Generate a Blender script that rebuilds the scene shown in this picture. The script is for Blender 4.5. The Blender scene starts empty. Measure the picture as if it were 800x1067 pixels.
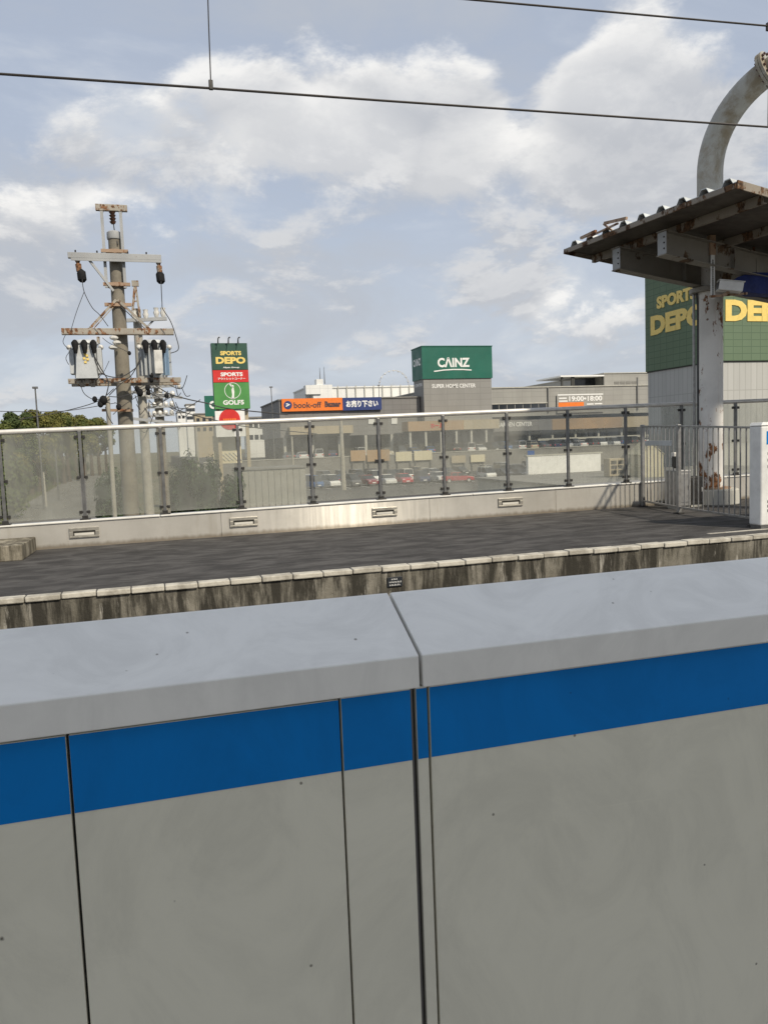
import bpy, math, random
from mathutils import Vector, Matrix, Quaternion
from math import sin, cos, radians, pi, sqrt
random.seed(7)
scene = bpy.context.scene
col = scene.collection

# ------------------------------------------------------------------ camera
EYE = 1.55
YAW, PITCH, ROLL, FPX = radians(16.2), radians(-5.1), radians(2.2), 810.0
FW = Vector((sin(YAW)*cos(PITCH), cos(YAW)*cos(PITCH), sin(PITCH)))
R0 = Vector((cos(YAW), -sin(YAW), 0)); U0 = R0.cross(FW)
RT = R0*cos(ROLL) - U0*sin(ROLL); UP = U0*cos(ROLL) + R0*sin(ROLL)
CAM = Vector((0, 0, EYE))
cd = bpy.data.cameras.new('camera'); co = bpy.data.objects.new('camera', cd); col.objects.link(co)
m3 = Matrix((RT, UP, -FW)).transposed()
co.matrix_world = Matrix.Translation(CAM) @ m3.to_4x4()
cd.sensor_fit = 'VERTICAL'; cd.sensor_height = 36.0; cd.lens = 36.0*FPX/1067.0
cd.clip_start = 0.05; cd.clip_end = 6000
scene.camera = co

# ------------------------------------------------------------------ sky, sun, exposure
SUN_AZ, SUN_EL = radians(155.5), radians(42)
world = bpy.data.worlds.new('World'); scene.world = world; world.use_nodes = True
wn = world.node_tree.nodes; wl = world.node_tree.links; wn.clear()
def WN(t, **k):
    n = wn.new(t)
    for a, b in k.items(): setattr(n, a, b)
    return n
def wmath(op, a, b=None, c=None, clamp=False):
    n = WN('ShaderNodeMath', operation=op); n.use_clamp = clamp
    for i, v in enumerate((a, b, c)):
        if v is None: continue
        if isinstance(v, (int, float)): n.inputs[i].default_value = v
        else: wl.new(v, n.inputs[i])
    return n.outputs[0]
def wmix(fac, a, b):
    n = WN('ShaderNodeMix', data_type='RGBA')
    for s, v in ((0, fac), (6, a), (7, b)):
        if isinstance(v, (int, float)): n.inputs[s].default_value = v
        elif isinstance(v, tuple): n.inputs[s].default_value = (*v, 1)
        else: wl.new(v, n.inputs[s])
    return n.outputs[2]
def wsmooth(v, lo, hi, a=0.0, b=1.0):
    n = WN('ShaderNodeMapRange', interpolation_type='SMOOTHSTEP')
    wl.new(v, n.inputs[0]); n.inputs[1].default_value = lo; n.inputs[2].default_value = hi
    n.inputs[3].default_value = a; n.inputs[4].default_value = b
    return n.outputs[0]
tc = WN('ShaderNodeTexCoord'); D = tc.outputs['Generated']
sep = WN('ShaderNodeSeparateXYZ'); wl.new(D, sep.inputs[0])
zz = wmath('ADD', wmath('MAXIMUM', sep.outputs[2], 0.0), 0.30)
cmb = WN('ShaderNodeCombineXYZ')
wl.new(wmath('DIVIDE', sep.outputs[0], zz), cmb.inputs[0]); wl.new(wmath('DIVIDE', sep.outputs[1], zz), cmb.inputs[1])
def wnoise(scale, detail, rough, dist, off, k=1.0):
    mp = WN('ShaderNodeMapping'); wl.new(cmb.outputs[0], mp.inputs[0]); mp.inputs[1].default_value = off; mp.inputs[3].default_value = (k, k, k)
    n = WN('ShaderNodeTexNoise'); wl.new(mp.outputs[0], n.inputs['Vector'])
    n.inputs['Scale'].default_value = scale; n.inputs['Detail'].default_value = detail
    n.inputs['Roughness'].default_value = rough; n.inputs['Distortion'].default_value = dist
    return n.outputs['Fac']
def pix_dir(x, y):
    return (FW + RT*((x-400)/FPX) - UP*((y-533.5)/FPX)).normalized()
def blob(x, y, deg, w):
    d = pix_dir(x, y)
    n = WN('ShaderNodeVectorMath', operation='DOT_PRODUCT'); wl.new(D, n.inputs[0]); n.inputs[1].default_value = d
    return wsmooth(n.outputs['Value'], cos(radians(deg)), 1.0, 0.0, w)
sky = WN('ShaderNodeTexSky', sky_type='NISHITA'); sky.sun_disc = False
sky.sun_elevation = SUN_EL; sky.sun_rotation = SUN_AZ
sky.air_density = 1.0; sky.dust_density = 1.2; sky.ozone_density = 1.2
OFF = (3.1, 1.7, 0)
nA = wnoise(2.9, 11, 0.62, 0.2, OFF)
nU = wnoise(2.9, 11, 0.62, 0.2, OFF, 0.965)      # the same clouds a little higher up: tells tops from bases
nB = wnoise(1.5, 7, 0.58, 0.6, (8.2, 2.4, 0.0))
nC = wnoise(0.7, 5, 0.5, 0.2, (9.3, 4.1, 0))
CL = [(690, 112, 9.0, .26), (615, 150, 6, .15), (455, 120, 6.0, .20), (340, 118, 6.5, .21), (235, 125, 6.0, .17), (120, 145, 6, .13), (520, 215, 8, .08), (330, 215, 10, .06),
      (25, 250, 4.5, .13), (610, 350, 5, .07), (120, 260, 5, .03)]
tot = nA; crown = None
for x_, y_, r_, w_ in CL:
    bl = blob(x_, y_, r_, 1.0)
    tot = wmath('ADD', tot, wmath('MULTIPLY', bl, w_))
    d_ = pix_dir(x_, y_); up_ = (Vector((0, 0, 1)) - d_*d_.z).normalized()
    n = WN('ShaderNodeVectorMath', operation='DOT_PRODUCT'); wl.new(D, n.inputs[0]); n.inputs[1].default_value = up_
    vv = wmath('ADD', n.outputs['Value'], wmath('MULTIPLY', wmath('SUBTRACT', nA, .5), .10))
    top_ = wmath('MULTIPLY', wsmooth(vv, -sin(radians(r_))*.15, sin(radians(r_))*.75), wsmooth(bl, 0.0, .75))
    crown = top_ if crown is None else wmath('MAXIMUM', crown, top_)
for x_, y_, r_, w_ in ((765, 5, 5, -.16), (555, 35, 5, -.14), (100, 20, 10, -.13), (300, 20, 7, -.10), (420, 25, 6, -.08)):
    tot = wmath('ADD', tot, blob(x_, y_, r_, w_))
cum = wsmooth(tot, 0.515, 0.665)
edge = wsmooth(wmath('SUBTRACT', nA, nU), -0.05, 0.07)
thick = wsmooth(tot, 0.60, 0.84, 1.0, 0.45)
lit = wmath('MULTIPLY', wmath('ADD', wmath('MULTIPLY', edge, 0.36), wmath('MULTIPLY', crown, 0.85)), thick, clamp=True)
lit = wmath('ADD', lit, 0.06, clamp=True)
veil = wsmooth(nC, 0.30, 0.70, 0.70, 0.92)
base = wmix(veil, sky.outputs[0], (3.8, 4.2, 4.95))
low = wsmooth(sep.outputs[2], 0.0, 0.36, 0.70, 0.0)
base = wmix(low, base, (4.55, 4.9, 5.35))
grey = wsmooth(nB, 0.40, 0.66, 0.0, 0.90)
base = wmix(grey, base, (3.75, 4.0, 4.42))
pale = wsmooth(nB, 0.30, 0.46, 0.55, 0.0)
base = wmix(pale, base, (5.5, 5.7, 5.9))
cc = wmix(lit, (3.85, 4.0, 4.3), (7.3, 7.2, 7.0))
skycol = wmix(wmath('MULTIPLY', cum, 0.90), base, cc)
bg = WN('ShaderNodeBackground'); wl.new(skycol, bg.inputs[0]); bg.inputs[1].default_value = 0.10
wo = WN('ShaderNodeOutputWorld'); wl.new(bg.outputs[0], wo.inputs[0])

sl = bpy.data.lights.new('sun', 'SUN'); so = bpy.data.objects.new('sun', sl); col.objects.link(so)
sl.energy = 3.2; sl.angle = radians(2.0); sl.color = (1.0, 0.90, 0.74)
SDIR = Vector((sin(SUN_AZ)*cos(SUN_EL), cos(SUN_AZ)*cos(SUN_EL), sin(SUN_EL)))
so.rotation_euler = SDIR.to_track_quat('Z', 'Y').to_euler(); so.location = (0, 0, 60)
vs = scene.view_settings
vs.view_transform = 'Standard'; vs.look = 'None'; vs.exposure = 0.40; vs.gamma = 1.0; vs.use_curve_mapping = False

# ------------------------------------------------------------------ helpers
def at(x, y, **k):
    d = FW + RT*((x-400)/FPX) - UP*((y-533.5)/FPX)
    (a, v), = k.items(); i = 'XYZ'.index(a)
    return CAM + d*((v-CAM[i])/d[i])
ORG = {}
def V(*a): return Vector(a)
class MB:
    def __init__(s): s.v = []; s.f = []
    def box(s, x0, x1, y0, y1, z0, z1):
        n = len(s.v)
        s.v += [V(x, y, z) for z in (z0, z1) for x, y in ((x0, y0), (x1, y0), (x1, y1), (x0, y1))]
        s.f += [[n+i for i in q] for q in ((3,2,1,0), (4,5,6,7), (0,1,5,4), (1,2,6,5), (2,3,7,6), (3,0,4,7))]
        return s
    def obox(s, c, a, b, h):
        """box round c with half-axis vectors a, b, h"""
        n = len(s.v); c = Vector(c); a = Vector(a); b = Vector(b); h = Vector(h)
        s.v += [c + a*i + b*j + h*k for k in (-1, 1) for i, j in ((-1,-1), (1,-1), (1,1), (-1,1))]
        s.f += [[n+i for i in q] for q in ((3,2,1,0), (4,5,6,7), (0,1,5,4), (1,2,6,5), (2,3,7,6), (3,0,4,7))]
        return s
    def bar(s, p, q, w, h=None, side=None):
        p = Vector(p); q = Vector(q); d = (q-p); L = d.length; d.normalize(); h = h or w
        sd = Vector(side) if side else (V(0, 0, 1) if abs(d.z) < .9 else V(0, 1, 0))
        a = d.cross(sd).normalized(); b = a.cross(d).normalized()
        return s.obox((p+q)/2, a*w/2, b*h/2, d*L/2)
    def tube(s, pts, r, n=8, cap=True):
        pts = [Vector(p) for p in pts]; m = len(pts); rs = r if isinstance(r, (list, tuple)) else [r]*m
        st = len(s.v); prev = None
        for i, p in enumerate(pts):
            t = (pts[min(i+1, m-1)] - pts[max(i-1, 0)]).normalized()
            if prev is None:
                a = t.orthogonal().normalized()
            else:
                a = (prev - t*prev.dot(t)); a = a.normalized() if a.length > 1e-6 else t.orthogonal().normalized()
            prev = a; b = t.cross(a)
            for k in range(n):
                an = 2*pi*k/n; s.v.append(p + (a*cos(an) + b*sin(an))*rs[i])
        for i in range(m-1):
            for k in range(n):
                s.f.append([st+i*n+k, st+i*n+(k+1) % n, st+(i+1)*n+(k+1) % n, st+(i+1)*n+k])
        if cap:
            s.f.append([st+k for k in range(n)][::-1]); s.f.append([st+(m-1)*n+k for k in range(n)])
        return s
    def cyl(s, p, q, r0, r1=None, n=12): return s.tube([p, q], [r0, r0 if r1 is None else r1], n)
    def prism(s, poly, ext):
        """polygon of 3D points extruded by vector ext"""
        n = len(s.v); k = len(poly); e = Vector(ext)
        s.v += [Vector(p) for p in poly] + [Vector(p)+e for p in poly]
        s.f.append([n+i for i in range(k)][::-1]); s.f.append([n+k+i for i in range(k)])
        for i in range(k): s.f.append([n+i, n+(i+1) % k, n+k+(i+1) % k, n+k+i])
        return s
    def quad(s, a, b, c, d):
        n = len(s.v); s.v += [Vector(a), Vector(b), Vector(c), Vector(d)]; s.f.append([n, n+1, n+2, n+3]); return s
    def sphere(s, c, r, nu=10, nv=6, sc=(1, 1, 1)):
        n = len(s.v); c = Vector(c)
        for j in range(nv+1):
            t = pi*j/nv
            for i in range(nu):
                a = 2*pi*i/nu; s.v.append(c + V(sin(t)*cos(a)*r*sc[0], sin(t)*sin(a)*r*sc[1], cos(t)*r*sc[2]))
        for j in range(nv):
            for i in range(nu):
                s.f.append([n+j*nu+i, n+(j+1)*nu+i, n+(j+1)*nu+(i+1) % nu, n+j*nu+(i+1) % nu])
        return s
    def build(s, name, mat, parent=None, smooth=False, bevel=0, org=None, seg=2):
        if parent is not None: o0 = ORG[parent]
        elif org is not None: o0 = Vector(org)
        else:
            xs = [p.x for p in s.v]; ys = [p.y for p in s.v]; zs = [p.z for p in s.v]
            o0 = V((min(xs)+max(xs))/2, (min(ys)+max(ys))/2, min(zs))
        me = bpy.data.meshes.new(name); me.from_pydata([tuple(p-o0) for p in s.v], [], s.f); me.update()
        fix_normals(me)
        if smooth:
            me.polygons.foreach_set('use_smooth', [True]*len(me.polygons))
        ob = bpy.data.objects.new(name, me); col.objects.link(ob)
        me.materials.append(M[mat] if isinstance(mat, str) else mat)
        if parent is not None: ob.parent = parent
        else: ob.location = o0
        ORG[ob] = o0
        if smooth and smooth != 'all':
            try:
                me.set_sharp_from_angle(angle=radians(40))
            except Exception: pass
        if bevel:
            bm = ob.modifiers.new('bevel', 'BEVEL'); bm.width = bevel; bm.segments = seg; bm.limit_method = 'ANGLE'; bm.angle_limit = radians(40)
        return ob
import bmesh
def fix_normals(me):
    bm = bmesh.new(); bm.from_mesh(me)
    bmesh.ops.recalc_face_normals(bm, faces=bm.faces); bm.to_mesh(me); bm.free()
def tag(o, label, cat=None, group=None, kind=None):
    o['label'] = label
    if cat: o['category'] = cat
    if group: o['group'] = group
    if kind: o['kind'] = kind
    return o
def thing(name, loc, label, cat, group=None):
    o = bpy.data.objects.new(name, None); col.objects.link(o); o.location = loc; o.empty_display_size = .2
    ORG[o] = Vector(loc); return tag(o, label, cat, group)
def struct(o, label=None):
    o['kind'] = 'structure'
    if label: o['label'] = label
    return o
def inst(src, parent, loc=(0, 0, 0), name=None, rz=0, sc=None):
    """one more piece sharing the mesh of src; loc is an offset in the parent's frame"""
    c = src.copy(); col.objects.link(c); c.parent = parent; c.location = loc; c.rotation_euler = (0, 0, rz)
    if sc: c.scale = sc
    ORG[c] = ORG.get(parent, V(0, 0, 0)) + Vector(loc); return c
def copy_tree(o, parent=None):
    c = o.copy(); col.objects.link(c); c.parent = parent; ORG[c] = ORG.get(o, V(0, 0, 0))
    for ch in list(o.children): copy_tree(ch, c)
    return c
def sag(p, q, s, n=14):
    p = Vector(p); q = Vector(q)
    return [p.lerp(q, i/n) - V(0, 0, s*4*(i/n)*(1-i/n)) for i in range(n+1)]

# ------------------------------------------------------------------ materials
M = {}
def newmat(name):
    m = bpy.data.materials.new(name); m.use_nodes = True; nt = m.node_tree; nt.nodes.clear(); M[name] = m
    return m, nt
class NT:
    def __init__(s, name):
        s.m, s.t = newmat(name); s.n = s.t.nodes; s.l = s.t.links
        s.tc = s.n.new('ShaderNodeTexCoord'); s.geo = None
    def link(s, a, b): s.l.new(a, b)
    def setin(s, n, i, v):
        if v is None: return
        if isinstance(v, (int, float)): n.inputs[i].default_value = v
        elif isinstance(v, tuple): n.inputs[i].default_value = (*v, 1) if len(v) == 3 and n.inputs[i].type == 'RGBA' else v
        else: s.l.new(v, n.inputs[i])
    def coord(s, scale=(1, 1, 1), off=(0, 0, 0), src='Object', world=False):
        if world:
            if s.geo is None: s.geo = s.n.new('ShaderNodeNewGeometry')
            o = s.geo.outputs['Position']
        else: o = s.tc.outputs[src]
        mp = s.n.new('ShaderNodeMapping'); s.l.new(o, mp.inputs[0]); mp.inputs[3].default_value = scale; mp.inputs[1].default_value = off
        return mp.outputs[0]
    def noise(s, vec, scale, detail=5, rough=.55, dist=0):
        n = s.n.new('ShaderNodeTexNoise'); s.l.new(vec, n.inputs['Vector']); n.inputs['Scale'].default_value = scale
        n.inputs['Detail'].default_value = detail; n.inputs['Roughness'].default_value = rough; n.inputs['Distortion'].default_value = dist
        return n.outputs['Fac']
    def vor(s, vec, scale, feature='F1', rnd=1.0):
        n = s.n.new('ShaderNodeTexVoronoi'); n.feature = feature; s.l.new(vec, n.inputs['Vector']); n.inputs['Scale'].default_value = scale
        n.inputs['Randomness'].default_value = rnd
        return n.outputs['Distance']
    def ramp(s, v, lo, hi, a=0., b=1.):
        n = s.n.new('ShaderNodeMapRange'); n.interpolation_type = 'SMOOTHSTEP'; s.l.new(v, n.inputs[0])
        for i, x in enumerate((lo, hi, a, b)): n.inputs[i+1].default_value = x
        return n.outputs[0]
    def math(s, op, a, b=None):
        n = s.n.new('ShaderNodeMath'); n.operation = op; s.setin(n, 0, a); s.setin(n, 1, b); return n.outputs[0]
    def mix(s, fac, a, b):
        n = s.n.new('ShaderNodeMix'); n.data_type = 'RGBA'; s.setin(n, 0, fac); s.setin(n, 6, a); s.setin(n, 7, b); return n.outputs[2]
    def bump(s, h, strength=.3, dist=.01):
        n = s.n.new('ShaderNodeBump'); s.l.new(h, n.inputs['Height']); n.inputs['Strength'].default_value = strength; n.inputs['Distance'].default_value = dist
        return n.outputs[0]
    def bsdf(s, color, rough=.6, metal=0, normal=None, spec=.5, coat=0):
        b = s.n.new('ShaderNodeBsdfPrincipled'); s.setin(b, 'Base Color', color); s.setin(b, 'Roughness', rough); s.setin(b, 'Metallic', metal)
        b.inputs['Specular IOR Level'].default_value = spec
        if coat: b.inputs['Coat Weight'].default_value = coat
        if normal is not None: s.l.new(normal, b.inputs['Normal'])
        return b.outputs[0]
    def out(s, sh):
        o = s.n.new('ShaderNodeOutputMaterial'); s.l.new(sh, o.inputs[0]); return s.m
def plain(name, c1, c2=None, scale=3, rough=.6, metal=0, bump=.1, bscale=40, spec=.5, world=True, lo=.35, hi=.68, coat=0, stretch=(1, 1, 1)):
    t = NT(name); c2 = c2 or tuple(x*.82 for x in c1)
    v = t.coord(stretch, world=world)
    c = t.mix(t.ramp(t.noise(v, scale, 7, .62), lo, hi), c1, c2)
    nb = t.bump(t.noise(t.coord(world=world), bscale, 4), bump, .01) if bump else None
    r = t.ramp(t.noise(v, scale*2.3, 4), .3, .7, rough*.88, min(1, rough*1.12))
    return t.out(t.bsdf(c, r, metal, nb, spec, coat))

# platform screen door paint: light grey with faint smears, drip marks and specks of dirt
def door_paint(name, c, dirt, rough=.34, spec=.45):
    t = NT(name); v = t.coord(world=True)
    sm = t.ramp(t.noise(t.coord((2.2, 3, 1.6), world=True), 2.6, 9, .66, 1.4), .36, .70)
    colr = t.mix(sm, c, tuple(x*.88 for x in c))
    st = t.ramp(t.noise(t.coord((22, 22, .8), world=True), 2.0, 6, .65), .58, .80, 0, .22)
    colr = t.mix(st, colr, tuple(x*.80 for x in c))
    # thin dry scuffs left by wiping
    sc = t.ramp(t.noise(t.coord((3, 3, 46), (1, 4, 2), world=True), 1.6, 6, .7, .8), .60, .72, 0, .16)
    sc = t.math('MULTIPLY', sc, t.ramp(t.noise(v, 3.1, 2), .45, .62))
    colr = t.mix(sc, colr, tuple(min(1, x*1.16) for x in c))
    wob = t.noise(v, 70, 4, .7)
    def specks(scale, off, size, thr, amt):
        n = t.n.new('ShaderNodeTexVoronoi'); t.link(t.coord(off=off, world=True), n.inputs['Vector']); n.inputs['Scale'].default_value = scale
        sp = t.ramp(t.math('ADD', n.outputs['Distance'], t.math('MULTIPLY', wob, size*1.6)), size*1.2, size*1.9, amt, 0)
        sx = t.n.new('ShaderNodeSeparateColor'); t.link(n.outputs['Color'], sx.inputs[0])
        return t.math('MULTIPLY', sp, t.ramp(sx.outputs[0], thr, thr+.01))
    colr = t.mix(specks(11, (0, 0, 0), .042, .55, .95), colr, dirt)
    colr = t.mix(specks(24, (3, 1, 2), .055, .55, .75), colr, dirt)
    colr = t.mix(specks(5.5, (7.3, 2.2, 1.4), .045, .62, .80), colr, tuple(x*.6 for x in dirt))
    wv = t.noise(t.coord((1, 1, 1), world=True), 5.5, 2, .4)
    b1 = t.bump(wv, .10, .02)
    n2 = t.n.new('ShaderNodeBump'); t.link(t.noise(v, 420, 2), n2.inputs['Height']); n2.inputs['Strength'].default_value = .05; n2.inputs['Distance'].default_value = .002; t.link(b1, n2.inputs['Normal'])
    return t.out(t.bsdf(colr, t.ramp(sm, 0, 1, rough, rough+.16), 0, n2.outputs[0], spec))
door_paint('door_grey', (.775, .75, .635), (.10, .085, .065))
door_paint('door_cap', (.84, .83, .795), (.16, .14, .11), .45)
door_paint('door_blue', (.0005, .19, .58), (.005, .05, .16), .40, .18)
plain('door_dark', (.018, .018, .02), rough=.6, bump=0)
plain('seal_metal', (.16, .16, .165), rough=.4, metal=.6, bump=0)

# weathered concrete of the platform edge: moss, lime runs, dark drips
def stained(name, c_lo, c_hi, c_dark, c_lime):
    t = NT(name); v = t.coord(world=True); vs_ = t.coord((5, 5, .75), world=True)
    c = t.mix(t.ramp(t.noise(v, 2.2, 9, .65), .35, .66), c_lo, c_hi)
    c = t.mix(t.ramp(t.noise(vs_, 1.05, 9, .68, .3), .38, .58, 0, .94), c, c_dark)
    c = t.mix(t.ramp(t.noise(t.coord((7, 7, .9), (4, 2, 0), world=True), 1.15, 9, .7, .2), .57, .70, 0, .75), c, c_lime)
    c = t.mix(t.ramp(t.noise(v, 24, 5, .7), .56, .72, 0, .5), c, c_dark)
    nb = t.bump(t.noise(v, 36, 7, .7), .55, .02)
    return t.out(t.bsdf(c, .92, 0, nb, .2))
stained('edge_concrete', (.14, .13, .105), (.235, .22, .185), (.028, .026, .021), (.44, .42, .37))
stained('block_concrete', (.26, .235, .18), (.34, .31, .25), (.09, .08, .06), (.42, .39, .32))
plain('coping', (.50, .475, .41), (.30, .28, .235), 3.5, .88, bump=.5, bscale=60, lo=.40, hi=.62)
plain('coping_joint', (.07, .062, .05), rough=.95, bump=.2)

def asphalt(name, c1, c2, patch, streak=(.35, 1.6, 1)):
    t = NT(name); v = t.coord(world=True)
    c = t.mix(t.ramp(t.noise(t.coord(streak, world=True), 1.6, 8, .62, .6), .36, .68), c1, c2)
    c = t.mix(t.ramp(t.noise(t.coord((.5, 2.6, 1), (7, 3, 0), world=True), 1.3, 6, .6, .4), .54, .68, 0, .7), c, patch)
    c = t.mix(t.ramp(t.vor(v, 130), .1, .5, .4, 0), c, tuple(x*2.1 for x in c1))
    nb = t.bump(t.noise(v, 150, 3), .5, .006)
    return t.out(t.bsdf(c, .88, 0, nb, .3))
asphalt('platform_asphalt', (.036, .034, .033), (.090, .086, .083), (.019, .018, .017), (1.2, 2.6, 1))
asphalt('lot_asphalt', (.075, .073, .069), (.105, .102, .096), (.058, .056, .054), (.05, .05, 1))
asphalt('road_asphalt', (.13, .125, .112), (.17, .163, .145), (.11, .106, .096), (.2, .05, 1))
plain('ground_soil', (.10, .10, .06), (.15, .13, .085), .05, .95, bump=.2, bscale=2)
plain('ballast', (.16, .14, .12), (.09, .08, .07), 14, .95, bump=1, bscale=24)
plain('own_floor', (.085, .082, .072), (.07, .067, .06), 2, .85)

# parapet: painted panels, warm white, streaks
t = NT('parapet_paint'); v = t.coord(world=True)
c = t.mix(t.ramp(t.noise(v, 1.1, 7, .6), .35, .7), (.56, .535, .485), (.47, .45, .405))
c = t.mix(t.ramp(t.noise(t.coord((6, 6, .5), world=True), 1.2, 6, .6), .54, .74, 0, .5), c, (.40, .37, .31))
sz = t.n.new('ShaderNodeSeparateXYZ'); t.link(t.coord(world=True), sz.inputs[0])
spl = t.math('ADD', sz.outputs[2], t.math('MULTIPLY', t.noise(t.coord((4, 4, 1), world=True), 3, 5), -.09))
c = t.mix(t.ramp(spl, -.03, .05, .75, 0), c, (.20, .16, .11))
bs_ = t.n.new('ShaderNodeBsdfPrincipled'); t.setin(bs_, 'Base Color', c); bs_.inputs['Metallic'].default_value = .36
t.link(t.ramp(t.noise(t.coord((9, 9, .4), world=True), 2, 4), .3, .7, .22, .27), bs_.inputs['Roughness']); bs_.inputs['Anisotropic'].default_value = 1.0
tg = t.n.new('ShaderNodeCombineXYZ'); tg.inputs[0].default_value = .03; tg.inputs[1].default_value = 0; tg.inputs[2].default_value = 1
t.link(tg.outputs[0], bs_.inputs['Tangent'])
t.out(bs_.outputs[0])
plain('ledge_white', (.70, .69, .65), (.58, .57, .53), 2.2, .6, bump=.1)
plain('fixture_frame', (.40, .38, .33), (.30, .285, .25), 9, .4, metal=.5, bump=.05)
plain('fixture_slot', (.07, .065, .055), rough=.5, bump=0)
plain('fixture_lens', (.62, .60, .54), rough=.35, bump=0)
plain('rail_steel', (.68, .66, .62), (.56, .545, .51), 5, .42, metal=.25, bump=.04)
plain('post_steel', (.20, .20, .195), (.14, .14, .138), 7, .42, metal=.55, bump=.05)
plain('clamp_dark', (.055, .053, .05), (.035, .033, .03), 20, .5, metal=.5, bump=.05)
plain('gate_steel', (.36, .355, .345), (.26, .255, .245), 9, .40, metal=.6, bump=.05)

# dusty, yellowed glass
t = NT('dusty_glass'); v = t.coord(world=True)
d1 = t.ramp(t.noise(t.coord((1, 1, .6), world=True), 1.0, 8, .62, .5), .28, .74, .28, .58)
d2 = t.ramp(t.noise(t.coord((9, 9, .5), world=True), 1.0, 6, .6), .5, .8, 0, .07)
dust = t.math('ADD', d1, d2)
tr = t.n.new('ShaderNodeBsdfTransparent'); tr.inputs[0].default_value = (.93, .94, .88, 1)
df = t.n.new('ShaderNodeBsdfDiffuse'); df.inputs[0].default_value = (.46, .46, .41, 1)
tl = t.n.new('ShaderNodeBsdfTranslucent'); tl.inputs[0].default_value = (.46, .46, .41, 1)
mx0 = t.n.new('ShaderNodeMixShader'); mx0.inputs[0].default_value = .45; t.link(df.outputs[0], mx0.inputs[1]); t.link(tl.outputs[0], mx0.inputs[2])
mx1 = t.n.new('ShaderNodeMixShader'); t.link(dust, mx1.inputs[0]); t.link(tr.outputs[0], mx1.inputs[1]); t.link(mx0.outputs[0], mx1.inputs[2])
gl = t.n.new('ShaderNodeBsdfGlossy'); gl.inputs['Roughness'].default_value = .03; gl.inputs[0].default_value = (.9, .9, .88, 1)
fr = t.n.new('ShaderNodeFresnel'); fr.inputs[0].default_value = 1.45
mx2 = t.n.new('ShaderNodeMixShader'); t.link(t.math('MULTIPLY', fr.outputs[0], .9), mx2.inputs[0]); t.link(mx1.outputs[0], mx2.inputs[1]); t.link(gl.outputs[0], mx2.inputs[2])
t.out(mx2.outputs[0])

# rusting paint: paint colour, rust where noise is high
def rusty(name, paint, rust=(.17, .065, .025), amount=.62, scale=2.2, rough=.5, pale=None, drip=True, foot=0):
    t = NT(name); v = t.coord(world=True)
    c = t.mix(t.ramp(t.noise(v, 1.6, 6, .6), .35, .7), paint, pale or tuple(x*.82 for x in paint))
    if drip: c = t.mix(t.ramp(t.noise(t.coord((7, 7, .7), world=True), 1.3, 7, .66), .55, .75, 0, .55), c, tuple(a*.5+b*.5 for a, b in zip(paint, rust)))
    sz_ = t.n.new('ShaderNodeSeparateXYZ'); t.link(t.coord(world=True), sz_.inputs[0])
    nz = t.noise(t.coord((1.4, 1.4, .8), world=True), scale, 9, .66)
    if foot: nz = t.math('ADD', nz, t.ramp(sz_.outputs[2], .3, 1.3, foot, 0))
    k = t.ramp(nz, amount, amount+.05)
    c = t.mix(k, c, rust)
    c = t.mix(t.math('MULTIPLY', k, t.ramp(t.noise(v, 15, 4), .45, .6)), c, tuple(x*.35 for x in rust))
    return t.out(t.bsdf(c, t.ramp(k, 0, 1, rough, .9), 0, t.bump(t.math('ADD', t.noise(v, 30, 4), k), .25, .01), .4))
def weathered(name, paint, stain):
    t = NT(name); v = t.coord(world=True)
    c = t.mix(t.ramp(t.noise(v, 2.2, 8, .65), .36, .66), paint, tuple(x*.80 for x in paint))
    c = t.mix(t.ramp(t.noise(t.coord((1.2, 1.2, 1.2), (5, 5, 2), world=True), 1.1, 9, .7, .5), .44, .68, 0, .85), c, stain)
    c = t.mix(t.ramp(t.noise(v, 16, 6, .7), .58, .72, 0, .5), c, tuple(x*.5 for x in stain))
    return t.out(t.bsdf(c, .6, 0, t.bump(t.noise(v, 30, 4), .15, .01), .35))
rusty('column_paint', (.76, .74, .70), (.25, .115, .05), amount=.57, scale=3.4, foot=.10)
weathered('pipe_paint', (.40, .40, .375), (.20, .16, .10))
rusty('canopy_steel', (.27, .235, .19), (.13, .07, .035), .50, 2.2)
rusty('canopy_beam', (.27, .25, .215), (.13, .08, .045), .58, 1.6)
rusty('rust_steel', (.36, .25, .17), (.22, .10, .05), .52, 4)
rusty('arm_steel', (.34, .31, .26), (.24, .12, .06), .50, 6)
rusty('galv_steel', (.36, .37, .375), (.24, .15, .09), .64, 6)
plain('roof_sheet', (.60, .63, .63), (.48, .50, .50), 4, .45, metal=.2, bump=.05)
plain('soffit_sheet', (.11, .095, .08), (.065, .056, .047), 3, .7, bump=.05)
plain('white_box', (.72, .72, .70), (.62, .62, .60), 5, .45, bump=.03)
plain('navy_cover', (.018, .035, .17), (.012, .024, .12), 6, .7, bump=.5, bscale=18)
plain('black_rubber', (.010, .010, .011), (.016, .016, .017), 8, .8, bump=.05, spec=.2)
plain('cable_dark', (.05, .05, .052), rough=.6, bump=0)
plain('wire_copper', (.05, .045, .042), rough=.5, metal=.4, bump=0)
plain('pole_concrete', (.225, .205, .165), (.155, .14, .115), 3, .9, bump=.4, bscale=50)
plain('pale_pole', (.38, .36, .31), (.29, .275, .24), 3, .85, bump=.3, bscale=50)
plain('transformer_grey', (.50, .52, .53), (.41, .43, .44), 4, .45, bump=.03)
plain('transformer_blue', (.30, .42, .56), (.24, .35, .48), 4, .45, bump=.03)
plain('porcelain_brown', (.10, .045, .03), (.06, .03, .02), 9, .3, bump=0)
plain('porcelain_white', (.66, .65, .61), (.5, .49, .46), 9, .3, bump=0)
plain('sign_white', (.80, .80, .78), (.72, .72, .70), 2, .5, bump=0)
plain('sign_darkgreen', (.022, .075, .052), (.018, .062, .043), 1, .5, bump=0)
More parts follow.
